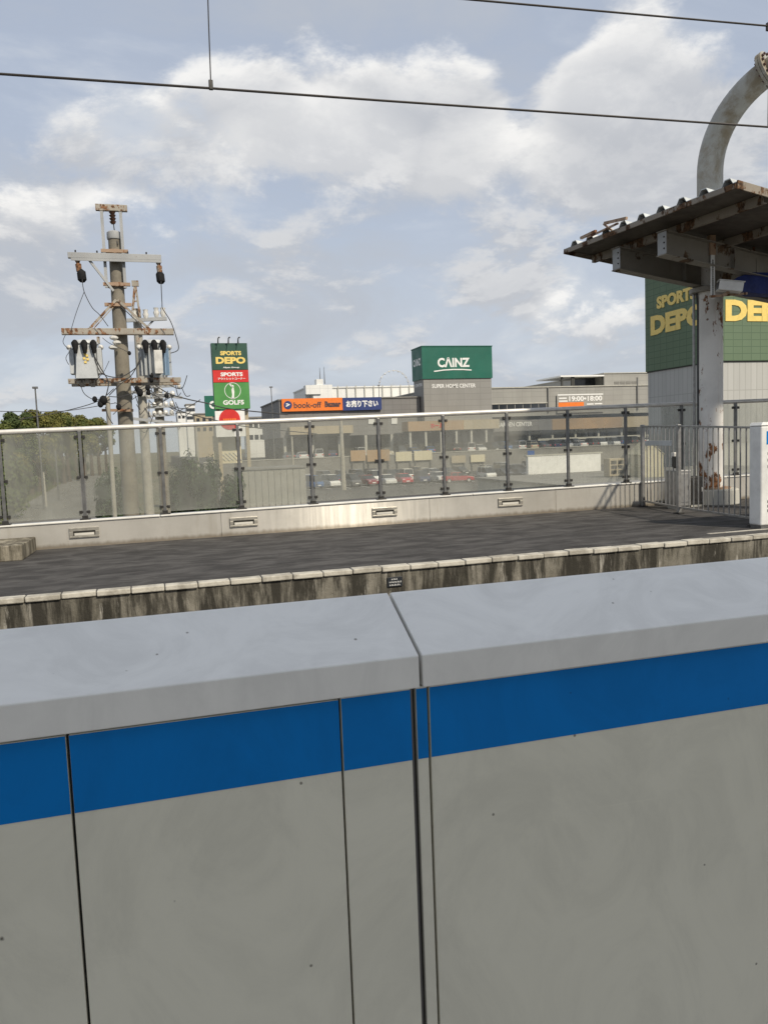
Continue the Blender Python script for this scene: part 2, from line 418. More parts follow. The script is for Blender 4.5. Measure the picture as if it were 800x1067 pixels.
plain('sign_green', (.075, .27, .065), (.06, .23, .055), 1, .5, bump=0)
plain('sign_red', (.62, .025, .02), (.52, .02, .018), 1, .5, bump=0)
plain('sign_yellow', (.80, .60, .17), (.72, .54, .15), 2, .5, bump=0)
plain('sign_orange', (.80, .20, .025), (.72, .17, .02), 2, .5, bump=0)
plain('sign_navy', (.025, .045, .17), (.02, .038, .14), 2, .5, bump=0)
plain('sign_blue', (.02, .10, .34), rough=.5, bump=0)
plain('letter_dark', (.09, .05, .05), rough=.5, bump=0)
plain('tower_green', (.008, .12, .082), (.006, .10, .068), .2, .5, bump=0)
plain('plate_black', (.012, .016, .022), rough=.5, bump=0)
# cladding: sheets with recessed joints as fine relief (far surfaces)
def cladding(name, c1, c2, joint, bw, rh, mortar=.03, axis='x', rough=.65):
    t = NT(name); mp = t.n.new('ShaderNodeSeparateXYZ'); t.link(t.coord(world=True), mp.inputs[0])
    cb = t.n.new('ShaderNodeCombineXYZ'); t.link(t.math('ADD', mp.outputs[0], mp.outputs[1]), cb.inputs[0]); t.link(mp.outputs[2], cb.inputs[1])
    br = t.n.new('ShaderNodeTexBrick'); t.link(cb.outputs[0], br.inputs['Vector']); br.offset = 0
    br.inputs['Color1'].default_value = (*c1, 1); br.inputs['Color2'].default_value = (*c2, 1); br.inputs['Mortar'].default_value = (*joint, 1)
    br.inputs['Scale'].default_value = 1; br.inputs['Brick Width'].default_value = bw; br.inputs['Row Height'].default_value = rh
    br.inputs['Mortar Size'].default_value = mortar; br.inputs['Mortar Smooth'].default_value = .3
    c = t.mix(t.ramp(t.noise(t.coord((1, 1, .25), world=True), .35, 7, .6), .4, .72, 0, .35), br.outputs['Color'], tuple(x*.72 for x in c1))
    return t.out(t.bsdf(c, rough, 0, t.bump(br.outputs['Fac'], -.4, .02), .3))
cladding('mall_grey', (.33, .325, .30), (.31, .305, .285), (.25, .245, .23), 2.4, 1.2, .05)
cladding('tower_grey', (.27, .265, .25), (.255, .25, .235), (.21, .205, .195), 3.6, 1.2, .05)
cladding('depo_green', (.13, .185, .118), (.123, .176, .11), (.085, .13, .082), 1.25, .78, .05)
cladding('depo_grey', (.45, .45, .43), (.42, .42, .40), (.33, .33, .31), .8, 6, .05)
cladding('book_grey', (.21, .205, .20), (.195, .19, .185), (.15, .148, .142), 1.8, 1.0, .05)
cladding('white_wall', (.74, .74, .72), (.70, .70, .68), (.58, .58, .57), 3, 3, .06)
cladding('cream_wall', (.66, .60, .43), (.62, .565, .40), (.5, .455, .33), 2.5, 2.7, .04)
cladding('tan_wall', (.42, .36, .26), (.39, .335, .24), (.3, .26, .19), 2.5, 2.7, .04)
plain('shed_metal', (.33, .325, .29), (.27, .265, .235), 1.3, .6, bump=.05)
plain('tan_band', (.40, .27, .15), (.34, .23, .13), .1, .6, bump=0)
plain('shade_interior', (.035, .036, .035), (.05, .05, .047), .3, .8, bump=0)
plain('window_glass', (.03, .035, .042), (.05, .055, .062), .2, .12, bump=0)
plain('pale_concrete', (.46, .45, .40), (.38, .37, .33), 1.2, .85, bump=.1)
plain('roof_grey', (.22, .215, .20), (.17, .166, .155), .4, .85, bump=.1)
plain('wheel_steel', (.55, .56, .58), rough=.5, bump=0)
plain('bark', (.085, .062, .042), (.05, .038, .027), 4, .95, bump=.6, bscale=14)
def leaf(name, c1, c2, c3):
    t = NT(name); g = t.n.new('ShaderNodeNewGeometry')
    c = t.mix(g.outputs['Random Per Island'], c1, c2)
    c = t.mix(t.ramp(t.noise(t.coord(world=True), .55, 4), .42, .66, 0, .8), c, c3)
    d = t.bsdf(c, .75, 0, None, .25)
    tl = t.n.new('ShaderNodeBsdfTranslucent'); t.setin(tl, 0, c)
    mx = t.n.new('ShaderNodeMixShader'); mx.inputs[0].default_value = .22; t.link(d, mx.inputs[1]); t.link(tl.outputs[0], mx.inputs[2])
    return t.out(mx.outputs[0])
leaf('leaf_olive', (.13, .13, .035), (.21, .19, .05), (.11, .12, .035))
leaf('leaf_green', (.10, .125, .035), (.17, .175, .05), (.08, .105, .035))
leaf('leaf_dark', (.06, .09, .03), (.11, .135, .045), (.055, .08, .03))
leaf('leaf_shrub', (.035, .06, .028), (.06, .09, .035), (.04, .055, .045))

# lettering cut from a text curve, scaled to a given width and height
def text(s, center, w, h, right, up, mat, parent, thick=.02, bold=.03, name='lettering', shear=0):
    cu = bpy.data.curves.new(name, 'FONT'); cu.body = s; cu.offset = bold; cu.shear = shear; cu.resolution_u = 3; cu.fill_mode = 'FRONT'
    ob = bpy.data.objects.new(name, cu); col.objects.link(ob)
    dg = bpy.context.evaluated_depsgraph_get(); me = bpy.data.meshes.new_from_object(ob.evaluated_get(dg))
    col.objects.unlink(ob); bpy.data.objects.remove(ob); bpy.data.curves.remove(cu)
    xs = [v.co.x for v in me.vertices]; ys = [v.co.y for v in me.vertices]
    x0, x1, y0, y1 = min(xs), max(xs), min(ys), max(ys)
    R = Vector(right).normalized(); U = Vector(up).normalized(); N = R.cross(U); c = Vector(center)
    o0 = ORG[parent]
    for v in me.vertices:
        p = c + R*((v.co.x-(x0+x1)/2)/(x1-x0)*w) + U*((v.co.y-(y0+y1)/2)/(y1-y0)*h)
        v.co = p - o0
    bm = bmesh.new(); bm.from_mesh(me)
    bmesh.ops.dissolve_limit(bm, angle_limit=.01, verts=bm.verts, edges=bm.edges)
    bmesh.ops.triangulate(bm, faces=bm.faces)
    for f_ in bm.faces: f_.smooth = False
    fs = list(bm.faces)
    r = bmesh.ops.extrude_face_region(bm, geom=fs)
    for e in r['geom']:
        if isinstance(e, bmesh.types.BMVert): e.co += N*thick
    bmesh.ops.recalc_face_normals(bm, faces=bm.faces)
    for f_ in bm.faces: f_.smooth = False
    bm.to_mesh(me); bm.free()
    for nm_ in ('custom_normal',):
        if nm_ in me.attributes: me.attributes.remove(me.attributes[nm_])
    o = bpy.data.objects.new(name, me); col.objects.link(o); me.materials.clear(); me.materials.append(M[mat]); o.parent = parent; ORG[o] = o0
    return o
XR, ZU = (1, 0, 0), (0, 0, 1)
def ring(mb, c, r, w, th, right, up, n=28):
    R = Vector(right); U = Vector(up); N = R.cross(U); c = Vector(c)
    for i in range(n):
        a, b = 2*pi*i/n, 2*pi*(i+1)/n
        q = [c + (R*cos(t)+U*sin(t))*rr for t, rr in ((a, r-w), (a, r), (b, r), (b, r-w))]
        mb.prism(q, N*th)
    return mb
def disc(mb, c, r, th, right, up, n=28, sx=1.0):
    R = Vector(right); U = Vector(up); N = R.cross(U); c = Vector(c)
    mb.prism([c + R*cos(2*pi*i/n)*r*sx + U*sin(2*pi*i/n)*r for i in range(n)], N*th); return mb

exec_order = []
GZ = -4.5
# ================================================================== SETTING
struct(MB().quad((-2500, -1500, GZ), (2500, -1500, GZ), (2500, 4000, GZ), (-2500, 4000, GZ)).build('ground', 'ground_soil'), 'wide open ground around the station')
# own platform (island), the added shade roof stands behind the camera
mb = MB().box(-40, 60, -7.5, 1.35, -1.2, 0)
struct(mb.build('near_platform', 'own_floor'), 'grey platform under the viewer')
mb = MB().box(-60, 90, 1.35, 9.25, -1.6, -1.25)
struct(mb.build('track_bed', 'ballast'), 'ballasted track bed between the platforms')
for i, y in enumerate((2.85, 3.92, 6.65, 7.72)):
    r = MB(); r.box(-60, 90, y-.035, y+.035, -1.10, -1.06); r.box(-60, 90, y-.012, y+.012, -1.2, -1.10); r.box(-60, 90, y-.06, y+.06, -1.25, -1.2)
    o = r.build('rail', 'post_steel'); tag(o, ('steel rail nearest the near platform', 'second steel rail from the near platform', 'third steel rail, inner rail of the far track', 'steel rail nearest the far platform')[i], 'rail', 'track rails')
embank = MB().box(-60, 90, -7.5, 14.9, GZ-.5, -1.6)
struct(embank.build('embankment', 'pale_concrete'), 'concrete base carrying the tracks')

# far platform
FY = 9.22
mb = MB().box(-40, 60, FY+.05, 14.85, -1.6, 0.0)
fp = struct(mb.build('far_platform', 'platform_asphalt', org=(0, FY, 0)), 'dark asphalt platform across the tracks')
wall = MB().box(-40, 60, FY+.02, FY+.05, -1.6, -.055).build('edge_wall', 'edge_concrete', fp)
bed = MB().box(-40, 60, FY+.012, FY+.14, -.05, -.012).build('joint_mortar', 'coping_joint', fp)
x = at(24, 625, Z=0).x - 12*.372
k = 0
srcs = []
for j in range(4):
    m = MB().box(0, .362, -.012+random.uniform(-.006, .006), .15, -.052, .010+random.uniform(-.004, .006))
    o = m.build('coping_stone', 'coping', fp, bevel=.012, org=None); srcs.append(o)
for o in srcs: ORG[o] = V(0, FY, 0)
# local coordinates of the sources are relative to the parent's origin, shift them into place
for o in srcs:
    me = o.data
    for v_ in me.vertices: v_.co += V(0, FY, 0)
first = True
while x < 17:
    s_ = srcs[k % 4]
    if k < 4: o = s_
    else:
        o = s_.copy(); col.objects.link(o); o.parent = fp
    o.location = (x+.005, random.uniform(-.008, .008), random.uniform(-.004, .004)); o.rotation_euler = (random.uniform(-.01, .01), random.uniform(-.006, .006), random.uniform(-.008, .008))
    x += .372; k += 1
rest = MB().box(-40, at(24, 625, Z=0).x-12*.372-.01, FY-.012, FY+.15, -.052, .010).build('coping_strip', 'coping', fp)
rest = MB().box(x+.01, 60, FY-.012, FY+.15, -.052, .010).build('coping_strip', 'coping', fp)
# pale painted line near the platform end
struct(MB().box(at(735, 556, Z=0).x, 14, FY+.50, FY+.58, .001, .005).build('painted_line', 'coping'), 'worn white line painted on the far platform')

# small black plate with white characters on the platform edge
pl = thing('platform_plate', at(411, 606, Y=FY+.02), 'small black plate with white marks on the platform edge wall', 'plate')
p = ORG[pl]
MB().box(p.x-.098, p.x+.098, FY+.001, FY+.019, p.z-.062, p.z+.062).build('plate', 'plate_black', pl, bevel=.004)
mk = MB()
for r_, (n_, x0_) in enumerate(((4, -.045), (8, -.075), (7, -.072))):
    for j in range(n_):
        w_ = .013; xx = p.x + x0_ + j*.0205; z_ = p.z + .036 - r_*.036
        mk.box(xx, xx+w_, FY-.002, FY+.0005, z_-.009, z_-.004); mk.box(xx+.002, xx+.006, FY-.002, FY+.0005, z_-.004, z_+.008)
        if j % 2: mk.box(xx+.007, xx+w_, FY-.002, FY+.0005, z_+.003, z_+.008)
mk.build('markings', 'sign_white', pl)

# concrete block at the left end of the far platform
b = MB(); A0 = at(24, 584, Z=0)
b.prism([(A0.x-1.3, A0.y, 0), (A0.x, A0.y, 0), (A0.x+.04, A0.y+1.15, 0), (A0.x-1.3, A0.y+1.15, 0)], (0, 0, .235))
tag(b.build('concrete_block', 'block_concrete', bevel=.014), 'rough low concrete block on the asphalt at the far platform left end', 'block')

# ------------------------------------------------------------------ parapet with glass fence
def fy(x): return 14.02 + .03*x            # fence line on plan
FD = V(1, .03, 0).normalized(); FN = V(.03, -1, 0).normalized()
def fpt(x, off=0, z=0):                    # point on the fence line, off = towards the viewer
    return V(x, fy(x), z) + FN*off
def ledz(x): return .455 + .006*x
def raz(x): return 1.985 + .0135*x
XA, XB = -9.0, 34.0
par = thing('parapet', fpt(0), 'low warm white parapet wall along the back of the far platform', 'wall')
seams = [XA, -4.0, 1.05+.0, 5.0, 7.75, 9.95, XB]
for i in range(len(seams)-1):
    x0, x1 = seams[i]+.002, seams[i+1]-.002
    q = [fpt(x0, .10), fpt(x1, .10), fpt(x1, -.12), fpt(x0, -.12)]
    m = MB(); n0 = len(m.v)
    m.v += [V(a.x, a.y, -.05) for a in q] + [V(a.x, a.y, ledz(xx)-.03) for a, xx in zip(q, (x0, x1, x1, x0))]
    m.f += [[3,2,1,0], [4,5,6,7], [0,1,5,4], [1,2,6,5], [2,3,7,6], [3,0,4,7]]
    m.build('wall_panel', 'parapet_paint', par, bevel=.003)
for i, (x0, x1) in enumerate(((XA, 0.02), (0.03, 5.9), (5.91, 12), (12.01, XB))):
    m = MB(); q = [fpt(x0, .125), fpt(x1, .125), fpt(x1, -.14), fpt(x0, -.14)]; zs = [ledz(x0), ledz(x1), ledz(x1), ledz(x0)]
    m.v += [V(a.x, a.y, z-.028) for a, z in zip(q, zs)] + [V(a.x, a.y, z) for a, z in zip(q, zs)]
    m.f += [[3,2,1,0], [4,5,6,7], [0,1,5,4], [1,2,6,5], [2,3,7,6], [3,0,4,7]]
    m.build('ledge', 'ledge_white', par, bevel=.008)
for i, (xa, ya, xb, yb) in enumerate(((73, 549, 104, 559), (239, 538, 268, 549), (388, 528, 414, 539), (521, 518, 547, 529))):
    A = at(xa, (ya+yb)/2, Y=14.0); B = at(xb, (ya+yb)/2, Y=14.0)
    xc = (A.x+B.x)/2; w = (B.x-A.x)/2; zc = A.z*.5+B.z*.5; h = .085
    c = fpt(xc, .10, zc)
    m = MB()
    m.obox(c+FN*.012+V(0, 0, h*.66), FD*w, FN*.016, V(0, 0, h*.34)); m.obox(c+FN*.012-V(0, 0, h*.80), FD*w, FN*.016, V(0, 0, h*.20))
    m.obox(c+FN*.012-FD*w*.87-V(0, 0, h*.14), FD*w*.13, FN*.016, V(0, 0, h*.46)); m.obox(c+FN*.012+FD*w*.87-V(0, 0, h*.14), FD*w*.13, FN*.016, V(0, 0, h*.46))
    fr_ = m.build('wall_light', 'fixture_frame', par, bevel=.005)
    MB().obox(c+FN*.001-V(0, 0, h*.14), FD*w*.76, FN*.004, V(0, 0, h*.47)).build('recess', 'fixture_slot', fr_)
    MB().obox(c+FN*.012-V(0, 0, h*.30), FD*w*.66, FN*.007, V(0, 0, h*.24)).build('lens', 'fixture_lens', fr_, bevel=.003)

gf = thing('glass_fence', fpt(0, 0, ledz(0)), 'glass panel fence with grey posts and steel top rail on the parapet', 'fence')
post_px = [1, 85, 169, 249, 324, 395, 462, 528, 591, 651, 709, 765]
def fence_x(px):
    d = FW + RT*((px-400)/FPX) - UP*((480-533.5)/FPX)
    # intersect with y = 14.02 + .03 x
    t_ = 14.02/(d.y - .03*d.x); return d.x*t_
pxs = [fence_x(p_) for p_ in post_px]
st_ = pxs[1]-pxs[0]
pxs = [pxs[0]-st_*3, pxs[0]-st_*2, pxs[0]-st_] + pxs
for _ in range(6): pxs.append(pxs[-1] + 1.46)
# top rail
m = MB(); m.tube([fpt(pxs[0]-.6, .0, raz(pxs[0]-.6)), fpt(pxs[-1]+.6, .0, raz(pxs[-1]+.6))], .042, 14)
m.build('top_rail', 'rail_steel', gf, smooth=True)
for i, x in enumerate(pxs):
    z0, z1 = ledz(x), raz(x)-.03
    m = MB(); m.obox(fpt(x, .02, (z0+z1)/2), FD*.026, FN*.030, V(0, 0, (z1-z0)/2))
    po = m.build('post', 'post_steel', gf, bevel=.006)
    m = MB(); m.obox(fpt(x, .03, z0+.010), FD*.085, FN*.075, V(0, 0, .010)); m.obox(fpt(x, .03, z0+.04), FD*.045, FN*.048, V(0, 0, .03))
    m.build('base_plate', 'clamp_dark', po, bevel=.003)
    for z in (z0+.13, (z0+z1)/2-.03, z1-.10):
        for s in (-1, 1):
            m = MB(); m.obox(fpt(x+s*.062, .022, z), FD*.024, FN*.026, V(0, 0, .026)); m.obox(fpt(x+s*.03, .022, z), FD*.014, FN*.012, V(0, 0, .014))
            m.build('glass_clamp', 'clamp_dark', po, bevel=.004)
for i in range(len(pxs)-1):
    x0, x1 = pxs[i]+.045, pxs[i+1]-.045
    m = MB(); q = [fpt(x0, .014), fpt(x1, .014), fpt(x1, .004), fpt(x0, .004)]
    zb = [ledz(x0)+.045, ledz(x1)+.045, ledz(x1)+.045, ledz(x0)+.045]; zt = [raz(x0)-.045, raz(x1)-.045, raz(x1)-.045, raz(x0)-.045]
    # a single sheet keeps the dust even, its edges are given by a thin green border
    m.v += [V(q[0].x, q[0].y, zb[0]), V(q[1].x, q[1].y, zb[1]), V(q[1].x, q[1].y, zt[1]), V(q[0].x, q[0].y, zt[0])]
    m.f += [[0, 1, 2, 3]]
    m.build('glass_pane', 'dusty_glass', gf)

# ------------------------------------------------------------------ gate across the far platform
GP = [at(662, 527, Z=0), at(706, 535, Z=0), at(785, 548, Z=0)]
GP[0] = V(9.80, 14.16, 0); GP[1] = V(9.43, 12.50, 0); GP[2] = V(9.08, 10.18, 0)
gt = thing('barred_gate', GP[1], 'grey metal gate of thin vertical bars across the far platform', 'gate')
GH = [1.70, 1.665, 1.585]
for i, p in enumerate(GP):
    m = MB(); m.box(p.x-.035, p.x+.035, p.y-.035, p.y+.035, .02, GH[i]+.015); m.build('post', 'gate_steel', gt, bevel=.008)
    MB().box(p.x-.07, p.x+.07, p.y-.07, p.y+.07, 0, .02).build('foot', 'clamp_dark', gt)
for a, b_, n_ in ((0, 1, 8), (1, 2, 13)):
    A, B = GP[a], GP[b_]; za, zb = GH[a]-.02, GH[b_]-.02
    d = (B-A).normalized()
    A2, B2 = A + d*.05, B - d*.05
    lf = MB().bar((A2.x, A2.y, za), (B2.x, B2.y, zb), .045, .035).build('top_rail', 'gate_steel', gt, bevel=.004)
    MB().bar((A2.x, A2.y, .12), (B2.x, B2.y, .12), .045, .035).build('bottom_rail', 'gate_steel', gt, bevel=.004)
    for i in range(1, n_+1):
        t_ = i/(n_+1); q = A2.lerp(B2, t_)
        MB().cyl((q.x, q.y, .12), (q.x, q.y, za+(zb-za)*t_), .0115, n=8).build('bar', 'gate_steel', gt, smooth=True)
q = GP[0].lerp(GP[1], .48); d = (GP[1]-GP[0]).normalized(); n_ = V(d.y, -d.x, 0)
m = MB(); m.obox((q.x-.02, q.y, 1.33), d*.62, n_*.012, V(0, 0, .05)); m.build('stop_plate', 'transformer_grey', gt, bevel=.004)
m = MB(); q = GP[1] - d*.12; m.obox((q.x, q.y, .98), d*.09, n_*.04, V(0, 0, .10)); m.obox((q.x+.03, q.y+.02, .88), d*.13, V(.03, 0, 0), V(0, 0, .03)); m.build('latch', 'clamp_dark', gt, bevel=.01)
m = MB(); q = GP[1] - d*.20; m.obox((q.x, q.y, 1.10), d*.07, n_*.03, V(0, 0, .05)); m.build('lock_case', 'rail_steel', gt, bevel=.008)
# meter boxes standing inside the gate by the column
for i, (px, py, w, h, dp, mt_, lb) in enumerate(((700, 522, .16, .78, .2, 'gate_steel', 'tall grey cabinet behind the middle post of the barred gate'), (722, 516, .16, .62, .16, 'clamp_dark', 'dark equipment box beside the rusty column foot'))):
    p = at(px, py, Z=0)
    if i == 1: p = V(10.55, 13.55, 0)
    else: p = V(10.05, 13.35, 0)
    bx = thing('equipment_box', p, lb, 'box')
    MB().box(p.x-w, p.x+w, p.y-dp, p.y+dp, .06, h).build('case', mt_, bx, bevel=.015)
    MB().box(p.x-w*.86, p.x+w*.86, p.y-dp-.012, p.y-dp-.001, .14, h-.07).build('door', mt_, bx, bevel=.006)
    MB().box(p.x-w*.8, p.x+w*.8, p.y-dp*.8, p.y+dp*.8, 0, .06).build('plinth', 'pale_concrete', bx)
    MB().box(p.x+w*.5, p.x+w*.66, p.y-dp-.03, p.y-dp-.012, h*.5, h*.5+.09).build('handle', 'rail_steel', bx)

# white screen door unit of the far platform at the right border
wd = thing('platform_door_end', (9.3, 9.93, 0), 'white platform door unit with blue patch beside the barred gate', 'platform door')
MB().box(8.87, 11.4, 9.80, 10.06, .05, 1.585).build('housing', 'white_box', wd, bevel=.03, seg=3)
m = MB(); m.prism([(8.86, 9.79, 1.588), (11.4, 9.79, 1.588), (11.4, 9.81, 1.64), (8.91, 9.81, 1.64)], (0, .26, 0)); m.build('cap', 'white_box', wd, bevel=.01)
MB().box(8.89, 11.4, 9.82, 10.04, 0, .05).build('plinth', 'post_steel', wd)
MB().box(8.97, 11.38, 9.794, 9.799, 1.30, 1.50).build('blue_stripe', 'door_blue', wd)
for z in (1.16, 1.06, .96, .42, .35, .28):
    MB().box(8.99, 9.04, 9.795, 9.799, z-.02, z+.02).build('vent', 'post_steel', wd)

# ------------------------------------------------------------------ pipe column, gantry arch
CX, CY = 11.15, 13.75
pc = thing('pipe_gantry', (CX, CY, 0), 'rust spotted white pipe column rising through the canopy into an arch', 'gantry')
m = MB(); m.tube([(CX, CY, .32), (CX, CY, 5.5)], .25, 32); m.build('column', 'column_paint', pc, smooth=True)
m = MB(); m.tube([(CX, CY, 0), (CX, CY, .33)], [.58, .55], 20); m.build('plinth', 'pale_concrete', pc, smooth=True, bevel=.03)
m = MB(); m.tube([(CX, CY, .325), (CX, CY, .36)], .40, 24); m.build('base_flange', 'rust_steel', pc, smooth=True)
# arch bending over the tracks
pts = [(CX, CY, 5.5), (CX, CY, 6.0), (CX, CY, 6.5)]
Rb = 1.60; zb_ = 6.72; PH = radians(22); AH = V(sin(PH), -cos(PH), 0)
for i in range(15):
    a = radians(73)*i/14
    pts.append(V(CX, CY, zb_ + Rb*sin(a)) + AH*(Rb*(1-cos(a))))
m = MB(); m.tube(pts, .25, 28); ar = m.build('arch_pipe', 'pipe_paint', pc, smooth=True)
e = Vector(pts[-1]); tdir = (Vector(pts[-1])-Vector(pts[-2])).normalized()
m = MB(); m.tube([e, e+tdir*.05], .39, 32); m.tube([e+tdir*.058, e+tdir*.108], .39, 32); fl = m.build('flange', 'pipe_paint', ar, smooth=True)
a1 = AH.cross(V(0, 0, 1)); a2 = tdir.cross(a1)
for i in range(16):
    an = 2*pi*i/16; q = e + (a1*cos(an)+a2*sin(an))*.325
    MB().cyl(q-tdir*.035, q+tdir*.145, .027, n=6).build('bolt', 'porcelain_brown', ar)
e2 = e + tdir*.11
pt2 = [e2]; dcur = tdir.copy()
for i in range(1, 9):
    a = radians(73) + radians(17)*i/8
    pt2.append(pt2[-1] + AH*sin(a)*.12 + V(0, 0, cos(a)*.12))
pt2.append(pt2[-1] + AH*14.5)
m = MB(); m.tube(pt2, .24, 28); m.build('cross_pipe', 'pipe_paint', pc, smooth=True)
# conduit and drain pipe on the column
m = MB(); q = V(CX-.25, CY+.06, 0)
m.tube([(q.x, q.y, .33), (q.x, q.y, 4.1), (q.x-.03, q.y, 4.35), (q.x-.14, q.y-.02, 4.55)], .022, 8); m.build('conduit', 'cable_dark', pc, smooth=True)
m = MB(); q = V(CX-.27, CY+.16, 0); m.tube([(q.x, q.y, .33), (q.x, q.y, 4.5)], .028, 8); m.build('drain_pipe', 'gate_steel', pc, smooth=True)

# ------------------------------------------------------------------ folded plate canopy
TH = radians(7.6)
cu_ = V(-sin(TH), cos(TH), 0); cv_ = V(cos(TH), sin(TH), 0); C0 = V(CX, CY, 0)
SL = .11
def cp(u, v, z=0): return C0 + cu_*u + cv_*v + V(0, 0, z)
def rz(v): return 5.30 - SL*(v+2.8)       # underside of the roof sheet
U0_, U1_, V0_, V1_ = -3.15, 1.10, -2.8, 5.5
cn = thing('canopy', cp(0, 0, 0), 'rusty folded plate canopy with white ribs above the far platform', 'canopy')
# folded sheet: ribs run along v (down the slope)
nr = 9; pitch = (U1_-U0_)/nr
for i in range(nr):
    u0 = U0_ + i*pitch
    prof = [(0, 0), (.12*pitch, 0), (.24*pitch, .088), (.46*pitch, .088), (.58*pitch, 0), (pitch, 0)]
    m = MB()
    for (ua, za), (ub, zb) in zip(prof[:-1], prof[1:]):
        n0 = len(m.v)
        for v_ in (V0_, V1_):
            for (uu, zz_) in ((ua, za), (ub, zb)):
                m.v.append(cp(u0+uu, v_, rz(v_)+zz_+.012)); m.v.append(cp(u0+uu, v_, rz(v_)+zz_+.026))
        m.f += [[n0+0, n0+2, n0+6, n0+4], [n0+1, n0+5, n0+7, n0+3], [n0+0, n0+1, n0+3, n0+2], [n0+4, n0+6, n0+7, n0+5]]
    m.build('folded_sheet', 'roof_sheet', cn)
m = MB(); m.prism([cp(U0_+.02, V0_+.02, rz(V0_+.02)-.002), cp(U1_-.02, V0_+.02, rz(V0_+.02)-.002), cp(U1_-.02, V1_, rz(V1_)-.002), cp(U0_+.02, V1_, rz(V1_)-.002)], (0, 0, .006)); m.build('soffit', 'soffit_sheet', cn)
# eave angle, end angles, purlins
m = MB(); m.bar(cp(U0_, V0_, rz(V0_)-.03), cp(U1_, V0_, rz(V0_)-.03), .03, .085); m.build('eave_trim', 'canopy_steel', cn, bevel=.004)
m = MB(); m.bar(cp(U0_-.02, V0_, rz(V0_)-.02), cp(U0_-.02, V1_, rz(V1_)-.02), .03, .13); m.build('end_trim', 'canopy_steel', cn, bevel=.004)
m = MB(); m.bar(cp(U1_+.02, V0_, rz(V0_)-.02), cp(U1_+.02, V1_, rz(V1_)-.02), .03, .10); m.build('end_trim', 'canopy_steel', cn, bevel=.004)
for v_ in (-2.15, -.9, .6, 2.2, 4.0):
    m = MB()
    z = rz(v_)-.01; m.obox(cp((U0_+U1_)/2, v_, z-.07), cu_*((U1_-U0_)/2-.05), cv_*.006, V(0, 0, .07))
    m.obox(cp((U0_+U1_)/2, v_+.035, z-.138), cu_*((U1_-U0_)/2-.05), cv_*.04, V(0, 0, .006)); m.obox(cp((U0_+U1_)/2, v_+.035, z-.006), cu_*((U1_-U0_)/2-.05), cv_*.04, V(0, 0, .006))
    m.build('purlin', 'canopy_steel', cn)
# two tapered cantilever I beams with end plates
for u in (0.0, -1.2):
    va, vb = -2.42, (5.2 if u else 5.2)
    def zb_(v_): return 4.70 - .093*(v_+2.42)
    def zt_(v_): return rz(v_) - .155
    m = MB()
    for (hv, zl, zh) in ((.008, 0, 1),):
        m.v += [cp(u-hv, va, zb_(va)), cp(u-hv, vb, zb_(vb)-.1), cp(u-hv, vb, zt_(vb)), cp(u-hv, va, zt_(va)),
                cp(u+hv, va, zb_(va)), cp(u+hv, vb, zb_(vb)-.1), cp(u+hv, vb, zt_(vb)), cp(u+hv, va, zt_(va))]
        m.f += [[3,2,1,0], [4,5,6,7], [0,1,5,4], [1,2,6,5], [2,3,7,6], [3,0,4,7]]
    bm_ = m.build('beam', 'canopy_beam', cn)
    for nm, fz, t_ in (('bottom_flange', lambda v_: zb_(v_)-.1*(v_-va)/(vb-va), -.008), ('top_flange', zt_, .006)):
        m = MB(); hw = .11
        m.v += [cp(u+a*hw, v_, fz(v_)+t_+b*.008) for b in (-1, 1) for a, v_ in ((-1, va-.03), (1, va-.03), (1, vb), (-1, vb))]
        m.f += [[3,2,1,0], [4,5,6,7], [0,1,5,4], [1,2,6,5], [2,3,7,6], [3,0,4,7]]
        m.build(nm, 'canopy_beam', bm_)
    for v_ in (va, -.75):
        m = MB(); m.obox(cp(u, v_, (zb_(v_)+zt_(v_))/2), cu_*.105, cv_*.006, V(0, 0, (zt_(v_)-zb_(v_))/2-.01)); pt_ = m.build('end_plate' if v_ == va else 'stiffener', 'galv_steel' if v_ == va else 'canopy_beam', bm_)
        if v_ == va:
            for sx in (-1,):
                for kz in (-.10, 0, .10):
                    MB().cyl(cp(u-.06, v_-.006, (zb_(v_)+zt_(v_))/2+kz), cp(u-.06, v_-.022, (zb_(v_)+zt_(v_))/2+kz), .014, n=6).build('bolt', 'clamp_dark', bm_)
# header between the two beams and the column
m = MB(); m.obox(cp(-.6, 0, 4.62), cu_*.62, cv_*.10, V(0, 0, .16)); m.build('header', 'canopy_beam', cn)
m = MB(); m.tube([cp(0, 0, 4.36), cp(0, 0, 4.45)], .40, 24); m.build('collar', 'canopy_beam', cn, smooth=True)
# bits of rusty bracket lying at the eave
m = MB(); m.bar(cp(.35, V0_-.02, rz(V0_)+.06), cp(-.55, V0_-.05, rz(V0_)+.09), .035, .03); m.bar(cp(.55, V0_-.02, rz(V0_)+.10), cp(.10, V0_-.02, rz(V0_)+.12), .05, .05)
m.bar(cp(-.15, V0_-.02, rz(V0_)+.20), cp(-.75, V0_-.02, rz(V0_)+.13), .045, .05); m.bar(cp(-.1, V0_, rz(V0_)+.20), cp(-.32, V0_, rz(V0_)+.03), .03, .03)
m.build('rusty_bracket', 'rust_steel', cn)

